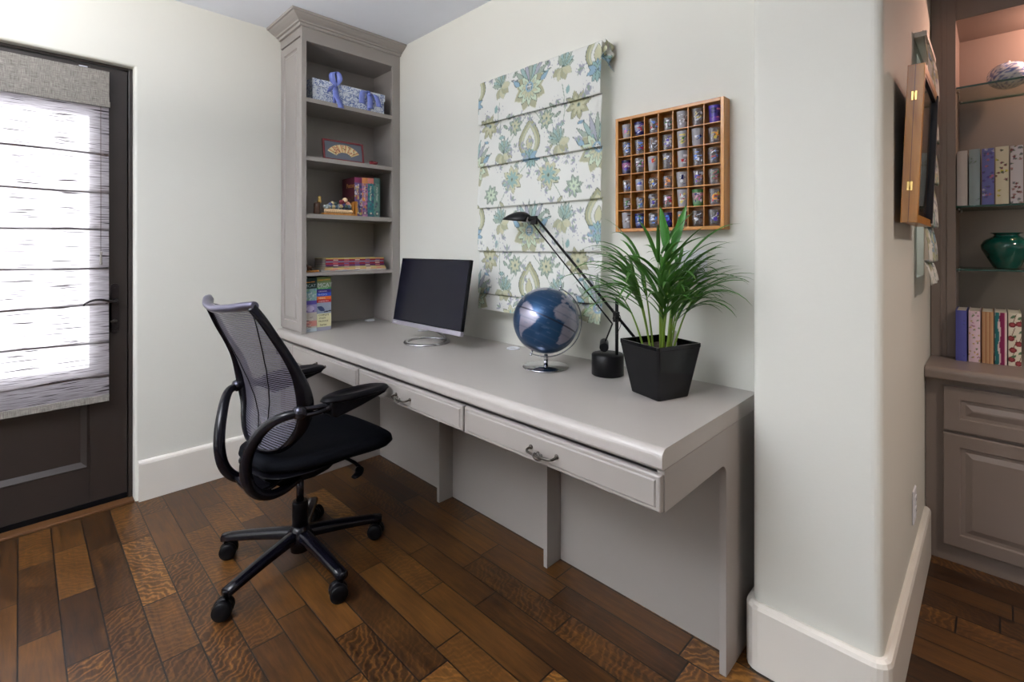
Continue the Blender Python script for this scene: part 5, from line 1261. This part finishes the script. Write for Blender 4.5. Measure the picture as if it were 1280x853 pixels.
book('story_book', (0.13, -0.22, zb), 'thickest maroon story book with gold lettering, next to the carved bed', g_, 0.03, 0.185, ys[0], ys[1] - 0.0006, zb, zb + 0.236, story((96, 80, 130), [(210, 190, 90), (170, 60, 80), (70, 90, 160), (40, 40, 90), (200, 200, 210)], 1, (130, 40, 90)), side_paint=potter_side, cover=sc3(84, 30, 48),
     texts=[('Potter', 0.040, Ms, 0.0004, 0, sc3(190, 140, 70) + (1,)), spine_txt('Harry Potter', 0.017, 0.1853, ys[0] + 0.018, zb + 0.19, (226, 200, 110), True)])
book('story_book', (0.13, -0.18, zb), 'story book with an orange and pink spine, second of the upright row', g_, 0.03, 0.185, ys[1], ys[2] - 0.0006, zb, zb + 0.238, story((150, 110, 150), [(216, 140, 60), (200, 130, 170), (90, 80, 150), (70, 60, 90)], 2, (214, 140, 80)), cover=sc3(120, 50, 70), texts=[spine_txt('Harry Potter', 0.017, 0.1853, ys[1] + 0.012, zb + 0.19, (240, 220, 190), True)])
book('story_book', (0.13, -0.14, zb), 'teal spined story book with a coral top, in the middle of the row', g_, 0.03, 0.185, ys[2], ys[3] - 0.0006, zb, zb + 0.240, story((40, 110, 120), [(60, 130, 130), (30, 80, 100), (80, 70, 110), (50, 150, 150)], 3, (206, 120, 110)), cover=sc3(110, 50, 80), texts=[spine_txt('Harry Potter', 0.017, 0.1853, ys[2] + 0.014, zb + 0.19, (230, 220, 180), True)])
book('story_book', (0.13, -0.09, zb), 'grey-green spined story book at the right end of the row', g_, 0.03, 0.185, ys[3], ys[4], zb, zb + 0.243, story((86, 128, 120), [(90, 120, 116), (60, 100, 96), (70, 70, 90), (100, 130, 120)], 4, (70, 100, 96)), cover=sc3(60, 70, 70), texts=[spine_txt('Harry Potter', 0.017, 0.1853, ys[3] + 0.016, zb + 0.19, (200, 205, 190), True)])

# flat stack on the fourth shelf
z = S4 + 0.0002
ST = [(-0.445, -0.027, 0.006, (176, 176, 180), 'grey thin magazine at the very bottom of the flat stack'), (-0.425, -0.030, 0.012, (206, 170, 120), 'tan book second from the bottom of the flat stack'),
      (-0.42, -0.035, 0.008, (200, 190, 130), 'pale yellow thin book under the purple one'), (-0.42, -0.045, 0.011, (96, 40, 96), 'purple book in the middle of the flat stack'),
      (-0.42, -0.045, 0.011, (150, 24, 50), 'crimson book of the flat stack just above the purple one'), (-0.42, -0.045, 0.009, (130, 130, 160), 'thin grey-blue book between two red ones in the flat stack'),
      (-0.42, -0.045, 0.010, (140, 20, 46), 'dark red book near the top of the flat stack'), (-0.42, -0.045, 0.006, (214, 196, 110), 'yellow magazine on top of the flat stack')]
for i, (ya, yb, h, cl, lab) in enumerate(ST):
    t = thing('flat_book', (0.12, (ya + yb) / 2, z), lab, 'book', 'books lying flat on the fourth bookcase shelf')
    m = MB(); k = sc3(*cl) + (1,); x1 = 0.178 - 0.003 * (i % 3); x0 = 0.03
    m.box(x0, x1, ya, yb, z, z + 0.001, col=k); m.box(x0, x1, ya, yb, z + h - 0.001, z + h, col=k); m.box(x1 - 0.001, x1, ya, yb, z + 0.001, z + h - 0.001, col=k)
    rs = random.Random(i + 40)
    for q in range(5): y = ya + (yb - ya) * (0.12 + 0.18 * q); m.box(x1, x1 + 0.0003, y, y + 0.03, z + h * .3, z + h * .7, col=sc3(*rs.choice([(230, 220, 200), (210, 120, 120), (120, 120, 170)])) + (1,))
    link('cover', m, M['paint'], t); m = MB().box(x0 + 0.002, x1 - 0.001, ya + 0.002, yb - 0.002, z + 0.001, z + h - 0.001); link('pages', m, M['paper'], t)
    z += h + 0.0003
wd = thing('wooden_ornament', (0.2, -0.52, S4), 'small carved animal on an oval wooden slice at the left of the fourth shelf', 'ornament')
m = MB(); m.lathe([(0.0001, 0), (0.040, 0.0), (0.042, 0.004), (0.040, 0.010), (0.0001, 0.010)], (0, 0, 0), 24, M4=Matrix.Translation((0.2, -0.515, S4)) @ Matrix.Diagonal((0.55, 1, 1, 1))); link('wood_slice', m, M['oak'], wd)
m = MB(); m.ball((0.2, -0.527, S4 + 0.026), 0.012, 12, 8, sc_=(0.8, 1.3, 0.9)); m.ball((0.2, -0.541, S4 + 0.038), 0.008, 10, 8)
for dx, dy in ((-.005, -.009), (.005, -.009), (-.005, .009), (.005, .009)): m.tube([(0.2 + dx, -0.527 + dy, S4 + 0.009), (0.2 + dx, -0.527 + dy, S4 + 0.024)], 0.003, 6)
m.tube([(0.2, -0.513, S4 + 0.03), (0.2, -0.503, S4 + 0.022)], 0.0022, 6); link('carved_animal', m, M['walnut'], wd)

# two thick exam guides standing on the worktop
def guideA(c):
    bands([(0.80, 1, (10, 50, 48)), (0.58, 0.80, (140, 176, 176)), (0.36, 0.58, (150, 140, 190)), (0, 0.36, (196, 190, 180))])(c); rs = random.Random(6)
    for _ in range(24): c.disc(rs.random() * c.w, c.h * rs.uniform(.58, .8), rs.uniform(.003, .009), sc3(*rs.choice([(90, 150, 170), (130, 180, 140), (210, 220, 220)])), None, .7)
    c.rect(0, c.w, c.h * .51, c.h * .58, sc3(90, 80, 170)); c.disc(c.w * .5, c.h * .43, .022, sc3(190, 180, 215), .016)
    for x in (.2, .72): c.disc(c.w * x, c.h * .385, .004, sc3(80, 50, 130))
    c.rect(0, c.w, c.h * .10, c.h * .20, sc3(220, 150, 140)); c.line([(c.w * .1, c.h * .92), (c.w * .8, c.h * .93)], .004, sc3(230, 140, 40)); c.rect(0, c.w, 0, c.h * .07, sc3(190, 205, 215))
    for _ in range(14): y = c.h * rs.uniform(.03, .33); x = rs.random() * c.w * .5; c.line([(x, y), (x + .015, y + .001)], .0022, sc3(*rs.choice([(180, 90, 80), (110, 90, 110), (230, 225, 200)])))
def guideB(c):
    bands([(0.90, 1, (110, 130, 70)), (0.84, 0.90, (176, 186, 150)), (0.77, 0.84, (30, 140, 60)), (0.705, 0.77, (50, 30, 120)), (0.64, 0.705, (40, 80, 190)), (0.58, 0.64, (220, 110, 30)), (0.52, 0.58, (180, 30, 36)), (0.32, 0.52, (150, 160, 180)), (0.07, 0.32, (226, 222, 176)), (0, 0.07, (170, 170, 190))])(c)
    c.rect(0, c.w, c.h * .80, c.h * .90, sc3(120, 140, 110)); c.line([(c.w * .08, c.h * .94), (c.w * .9, c.h * .95)], .006, sc3(200, 150, 50))
    c.petal(c.w * .02, c.h * .45, R(-30), .05, .026, sc3(50, 66, 110)); c.line([(c.w * .5, c.h * .345), (c.w, c.h * .36)], .006, sc3(30, 30, 40))
zb = S5; bx1 = 0.205; tf = 0.2054
book('exam_guide', (0.12, -0.51, zb), 'thick exam guide with dark green top and violet band, against the bookcase side', 'exam guides on the worktop', 0.03, bx1, -0.560, -0.4875, zb, zb + 0.298, guideA, cover=sc3(40, 60, 70),
     texts=[spine_txt('MCAT', 0.023, tf, -0.5575, zb + 0.248, (170, 190, 190)), spine_txt('BIOLOGICAL', 0.0085, tf, -0.5565, zb + 0.240 - 0.006, (130, 160, 170))])
book('exam_guide', (0.12, -0.445, zb), 'thick exam guide with green, blue, orange and red spine bands', 'exam guides on the worktop', 0.03, bx1, -0.4855, -0.403, zb, zb + 0.302, guideB, cover=sc3(50, 60, 90),
     texts=[spine_txt('MCAT', 0.031, tf, -0.483, zb + 0.246, (206, 214, 206)), spine_txt('BIOLOGY', 0.014, tf, -0.480, zb + 0.236, (190, 220, 190)), spine_txt('ORGANIC', 0.011, tf, -0.478, zb + 0.217, (200, 190, 230)), spine_txt('PHYSICS', 0.014, tf, -0.480, zb + 0.198, (190, 210, 240)),
            spine_txt('VERBAL', 0.012, tf, -0.478, zb + 0.179, (250, 220, 180)), spine_txt('CHEMISTRY', 0.0115, tf, -0.479, zb + 0.161, (240, 190, 190)), spine_txt('COMPLETE', 0.0125, tf, -0.479, zb + 0.083, (50, 50, 50)), spine_txt('STUDY', 0.0125, tf, -0.475, zb + 0.066, (50, 50, 50)), spine_txt('PACKAGE', 0.0125, tf, -0.477, zb + 0.049, (50, 50, 50)), spine_txt('Series', 0.016, tf, -0.470, zb + 0.028, (50, 50, 50))])

for o in list(COL.objects):                     # settle the shelf things on the bookcase's depth
    if o.name not in EARLY and o.parent is None:
        o.location.y -= (o.location.y + 1.68) * 0.018; o.location.x += 0.05

# ================================================================ alcove cabinets on the right
TR = M['taupe_r']; KX0, KX1 = 2.752, 4.15
bcr = thing('alcove_base_cabinet', (3.4, 1.15, 0), 'brown-grey base cabinet with panelled drawer and doors in the alcove', 'cabinet')
m = MB(); m.box(KX0, KX1, 0.885, 1.445, 0, 0.714); link('carcass', m, TR, bcr, bevel=0.001)
wd_ = 0.67
for k in range(2):
    x0 = 2.806 + k * wd_; x1 = x0 + wd_ - 0.010; m = MB()
    raised(m, 'y', 0.866, x0, x1, 0.518, 0.690, 0.019, rail=0.048, bev=0.012, dep=0.007, flip=-1); d_ = link('drawer', m, TR, bcr); pull(d_, (x0 + x1) / 2, 0.865, 0.604)
    m = MB(); raised(m, 'y', 0.866, x0, x1, 0.070, 0.506, 0.019, rail=0.048, bev=0.012, dep=0.007, flip=-1); d_ = link('door', m, TR, bcr); pull(d_, x1 - 0.12, 0.865, 0.46)
cw_ = thing('alcove_counter', (3.4, 1.15, 0.715), 'brown-grey counter with rounded edge under the alcove bookcase', 'counter')
pr = [(1.444, 0.7145), (0.846, 0.7145), (0.842, 0.720)] + arc(0.862, 0.740, 0.020, 180, 90, 6) + [(1.444, 0.76)]
m = MB().prism(pr, 'x', KX0, KX1); link('slab', m, TR, cw_)
ab = thing('alcove_bookcase', (3.4, 1.28, 0.76), 'tall brown-grey alcove bookcase with glass shelves and a warm light', 'bookcase')
AY = 1.112; NX0, NX1, NZ1 = 2.832, 3.92, 2.19
m = MB(); m.box(KX0, NX0, AY, AY + 0.02, 0.7603, 2.475); m.box(NX1, KX1, AY, AY + 0.02, 0.7603, 2.475); m.box(NX0, NX1, AY, AY + 0.02, NZ1, 2.475)
m.box(NX0 - 0.028, NX0, AY - 0.004, AY, 0.7603, 2.475); m.box(NX0 - 0.050, NX0 - 0.044, AY - 0.002, AY, 0.7603, 2.475); link('face_frame', m, TR, ab, bevel=0.0015)
m = MB(); m.box(NX0 - 0.018, NX0, AY + 0.02, 1.425, 0.7603, NZ1 + 0.02); m.box(NX1, NX1 + 0.018, AY + 0.02, 1.425, 0.7603, NZ1 + 0.02); link('side_panel', m, TR, ab)
m = MB().box(NX0 - 0.018, NX1 + 0.018, 1.425, 1.445, 0.7603, NZ1 + 0.02); link('back_board', m, TR, ab)
m = MB().box(NX0, NX1, AY + 0.02, 1.425, NZ1, NZ1 + 0.02); link('top_board', m, TR, ab)
GS = [1.900, 1.397, 1.131]
for z in GS:
    m = MB().box(NX0 + 0.001, NX1 - 0.001, AY + 0.004, 1.423, z, z + 0.008)
    for i, f in enumerate(m.f): m.mi[i] = 0 if i < 2 else 1
    sh = link('glass_shelf', m, [M['green_glass'], M['green_edge']], ab)
    for y in (AY + 0.05, 1.37):
        m = MB().tube([(NX0, y, z - 0.004), (NX0 + 0.012, y, z - 0.004)], 0.0035, 8); link('shelf_pin', m, M['chrome'], sh)
# warm puck light
pk = thing('puck_light', (3.22, 1.25, NZ1), 'round warm recessed light in the ceiling of the alcove bookcase', 'light')
m = MB().lathe([(0.032, NZ1 - 0.012), (0.030, NZ1 - 0.0005), (0.040, NZ1 - 0.0005), (0.040, NZ1 - 0.012), (0.032, NZ1 - 0.012)], (3.22, 1.25, 0), 24, caps=False); link('trim_ring', m, M['chrome'], pk)
em, nt, out = new_mat('warm_lamp_face'); e = node(nt, 'ShaderNodeEmission', Strength=14.0); e.inputs[0].default_value = (1, 0.62, 0.34, 1); nt.links.new(e.outputs[0], out.inputs[0])
m = MB().lathe([(0.0001, NZ1 - 0.004), (0.030, NZ1 - 0.004)], (3.22, 1.25, 0), 24); link('lamp_face', m, em, pk)

ob_ = thing('patterned_ball', (2.99, 1.30, GS[0] + 0.008), 'round blue and white patterned ceramic ornament on the top glass shelf', 'ornament')
c = maze(0.44, 0.22, 12); P = np.zeros((31, 49, 3)); Cc = np.zeros((31, 49, 3)); br = 0.067
for j in range(31):
    for i in range(49):
        la_, lo = PI * j / 30, 2 * PI * i / 48; rr = br * (1 + 0.035 * math.cos(6 * lo) * math.sin(la_)); zz = -math.cos(la_) * br * 0.86
        if la_ > PI * 0.8: zz -= 0.010 * math.sin((la_ - PI * .8) / (PI * .2) * PI / 2)
        P[j, i] = (2.992 + rr * math.sin(la_) * math.cos(lo), 1.300 + rr * math.sin(la_) * math.sin(lo), GS[0] + 0.0085 + br * 0.86 + zz); Cc[j, i] = c.a[int(j / 30 * (c.ny - 1)), int(i / 48 * (c.nx - 1))]
m = MB().grid(P, cols=Cc); link('ball_body', m, M['ceramic_print'], ob_)
m = MB().tube([(2.992, 1.30, GS[0] + 0.0085 + br * 1.68), (2.994, 1.30, GS[0] + 0.0085 + br * 1.78)], 0.004, 8); link('stem', m, M['white_plastic'], ob_)
tv = thing('teal_vase', (2.985, 1.27, GS[2] + 0.008), 'squat teal glazed vase on the lowest glass shelf', 'vase')
m = MB().lathe([(0.0001, 0.0), (0.036, 0.0), (0.040, 0.004), (0.062, 0.048), (0.078, 0.082), (0.080, 0.100), (0.070, 0.120), (0.046, 0.134), (0.038, 0.140), (0.040, 0.146), (0.050, 0.150), (0.051, 0.152), (0.046, 0.152), (0.036, 0.146), (0.034, 0.138), (0.05, 0.12), (0.03, 0.03), (0.0001, 0.02)], (2.985, 1.265, GS[2] + 0.0083), 40); link('vase_body', m, M['teal'], tv)

def floral_spine(bg, cols, n, seed, sz=0.008, leaf=(90, 120, 80)):
    def f(c):
        rs = random.Random(seed); c.a[:] = sc3(*bg)
        for _ in range(n):
            x, y, a = rs.random() * c.w, rs.random() * c.h, rs.random() * 6.28; k = sc3(*rs.choice(cols))
            for q in range(5): c.petal(x, y, a + q * 1.256, sz, sz * .6, k)
            c.petal(x, y, a + .6, sz * 1.5, sz * .4, sc3(*leaf))
    return f
def stripes(c):
    c.a[:] = sc3(150, 96, 66)
    for k in range(9): c.rect(c.w * (k + .15) / 9, c.w * (k + .5) / 9, 0, c.h, sc3(222, 186, 140))
def wave(c):
    c.a[:] = sc3(222, 205, 205); y = np.linspace(0, c.h, 40)
    c.line([(c.w * .12 + .003 * math.sin(q * 70), q) for q in y], .013, sc3(40, 120, 124)); c.line([(c.w * .62 + .002 * math.sin(q * 60), q) for q in y], .012, sc3(130, 30, 84)); c.line([(c.w * .80, q) for q in y], .004, sc3(176, 70, 110))
def poppies(c):
    c.a[:] = sc3(222, 214, 196); rs = random.Random(9)
    for k, (x, y) in enumerate([(.25, .12), (.8, .05), (.35, .30), (.8, .42), (.2, .52), (.85, .80), (.3, .78)]):
        c.line([(c.w * x, c.h * y), (c.w * (x + .3), c.h * (y + .2))], .0022, sc3(110, 80, 60)); c.disc(c.w * x, c.h * y, .0105, sc3(120, 36, 46)); c.disc(c.w * x, c.h * y, .0065, sc3(160, 70, 76))
        c.petal(c.w * (1 - x), c.h * (y + .1), R(40), .02, .010, sc3(90, 120, 90))
U = [(2.829, 2.862, (lambda c: bands([(0, 1, (206, 200, 198))])(c)), 'plain off-white album with ribbed spine at the left end of the middle glass shelf', (206, 200, 198)),
     (2.867, 2.900, floral_spine((150, 168, 174), [(140, 156, 164)], 5, 1), 'pale grey-blue album, second on the middle glass shelf', (150, 168, 174)),
     (2.906, 2.942, floral_spine((110, 116, 180), [(190, 190, 220), (180, 110, 140), (90, 80, 150)], 26, 2, .006), 'periwinkle flowered album between the grey-blue and the cream ones', (110, 116, 180)),
     (2.946, 2.984, floral_spine((214, 208, 184), [(90, 90, 80), (200, 190, 90), (120, 70, 80)], 13, 3, .006), 'cream album with small sprigs on the middle glass shelf', (214, 208, 184)),
     (2.988, 3.024, floral_spine((204, 200, 204), [(120, 60, 70), (110, 110, 120), (160, 120, 120)], 24, 4, .006), 'white album with dense red-grey sprigs at the right end of its row', (204, 200, 204))]
for i, (a, b, pf, lab, cc) in enumerate(U):
    a += 0.006; b += 0.006
    book('photo_album', ((a + b) / 2, 1.22, GS[1] + 0.008), lab, 'flowered albums on the middle glass shelf', a, b, 1.125, 1.32, GS[1] + 0.0083, GS[1] + 0.0083 + 0.232 + 0.002 * (i % 2), pf, 'album', face='y', cover=sc3(*cc), mat='paint_matte')
Lw = [(2.834, 2.868, floral_spine((88, 92, 170), [(88, 92, 176)], 3, 5, .006, (50, 80, 90)), 'violet-blue album with a dark stem at the left end of the counter row', (70, 76, 150)),
      (2.873, 2.908, floral_spine((226, 200, 214), [(190, 120, 160), (120, 130, 100), (210, 170, 110)], 34, 6, .004), 'pale pink confetti-flowered album on the counter', (210, 184, 196)),
      (2.912, 2.946, stripes, 'brown and tan striped album on the counter', (150, 110, 80)), (2.950, 2.984, wave, 'album with wavy teal and magenta stripes on the counter', (200, 190, 190)),
      (2.988, 3.024, poppies, 'cream album with dark red poppies at the right end of the counter row', (200, 196, 176))]
for i, (a, b, pf, lab, cc) in enumerate(Lw):
    book('photo_album', ((a + b) / 2, 1.16, 0.76), lab, 'flowered albums on the alcove counter', a, b, 1.058 + i * .006, 1.25 + i * .006, 0.7602, 0.7602 + 0.208, pf, 'album', face='y', cover=sc3(*cc), mat='paint_matte')

# ================================================================ light
W = bpy.data.worlds.new('daylight'); sc.world = W; W.use_nodes = True; nt = W.node_tree
bgn = nt.nodes['Background']; bgn.inputs[0].default_value = (0.97, 0.99, 1.0, 1); bgn.inputs[1].default_value = 2.35
def portal(name, loc, rot, sx, sy):
    d = bpy.data.lights.new(name, 'AREA'); d.shape = 'RECTANGLE'; d.size = sx; d.size_y = sy; d.cycles.is_portal = True
    o = bpy.data.objects.new(name, d); COL.objects.link(o); o.location = loc; o.rotation_euler = rot; return o
portal('daylight_portal', (-0.2, -3.625, 1.575), (0, -PI / 2, 0), 1.45, 1.75)
portal('daylight_portal', (1.4, YS - 0.2, 1.60), (PI / 2, 0, 0), 1.8, 1.4)
portal('daylight_portal', (-0.2, -1.755, 1.255), (0, -PI / 2, 0), 1.2, 0.62)
portal('daylight_portal', (1.5, 0.15, 1.515), (-PI / 2, 0, 0), 0.69, 1.03)
portal('daylight_portal', (2.55, 0.68, 1.525), (0, -PI / 2, 0), 0.81, 0.32)
def area(name, loc, rot, sx, sy, power, col):
    d = bpy.data.lights.new(name, 'AREA'); d.shape = 'RECTANGLE'; d.size = sx; d.size_y = sy; d.energy = power; d.color = col
    o = bpy.data.objects.new(name, d); COL.objects.link(o); o.location = loc; o.rotation_euler = rot; return o
area('ceiling_bounce', (1.6, -2.9, 1.85), (PI, 0, 0), 1.1, 1.1, 118, (1.0, 0.975, 0.95))  # added up-facing fill behind the camera, standing in for bounced flash
sp2 = bpy.data.lights.new('alcove_side_fill', 'SPOT'); sp2.energy = 58; sp2.color = (1, 0.84, 0.72); sp2.spot_size = R(140); sp2.spot_blend = 0.9; sp2.shadow_soft_size = 0.06  # added warm spot to brighten the side wall; no fixture known there
o = bpy.data.objects.new('alcove_side_fill', sp2); COL.objects.link(o); o.location = (4.1, -0.1, 2.44)
sp = bpy.data.lights.new('alcove_lamp', 'POINT'); sp.energy = 7; sp.color = (1, 0.56, 0.42); sp.shadow_soft_size = 0.02
o = bpy.data.objects.new('alcove_lamp', sp); COL.objects.link(o); o.location = (3.22, 1.25, NZ1 - 0.04)

sc.view_settings.view_transform = 'Standard'; sc.view_settings.look = 'None'; sc.view_settings.gamma = 1; sc.view_settings.exposure = 0.88
sc.view_settings.use_curve_mapping = False
try:
    cy = sc.cycles; cy.max_bounces = 10; cy.diffuse_bounces = 6; cy.glossy_bounces = 4; cy.transmission_bounces = 6; cy.transparent_max_bounces = 16
    cy.use_denoising = True; cy.sample_clamp_indirect = 6.0; cy.caustics_reflective = False; cy.caustics_refractive = False
except Exception: pass
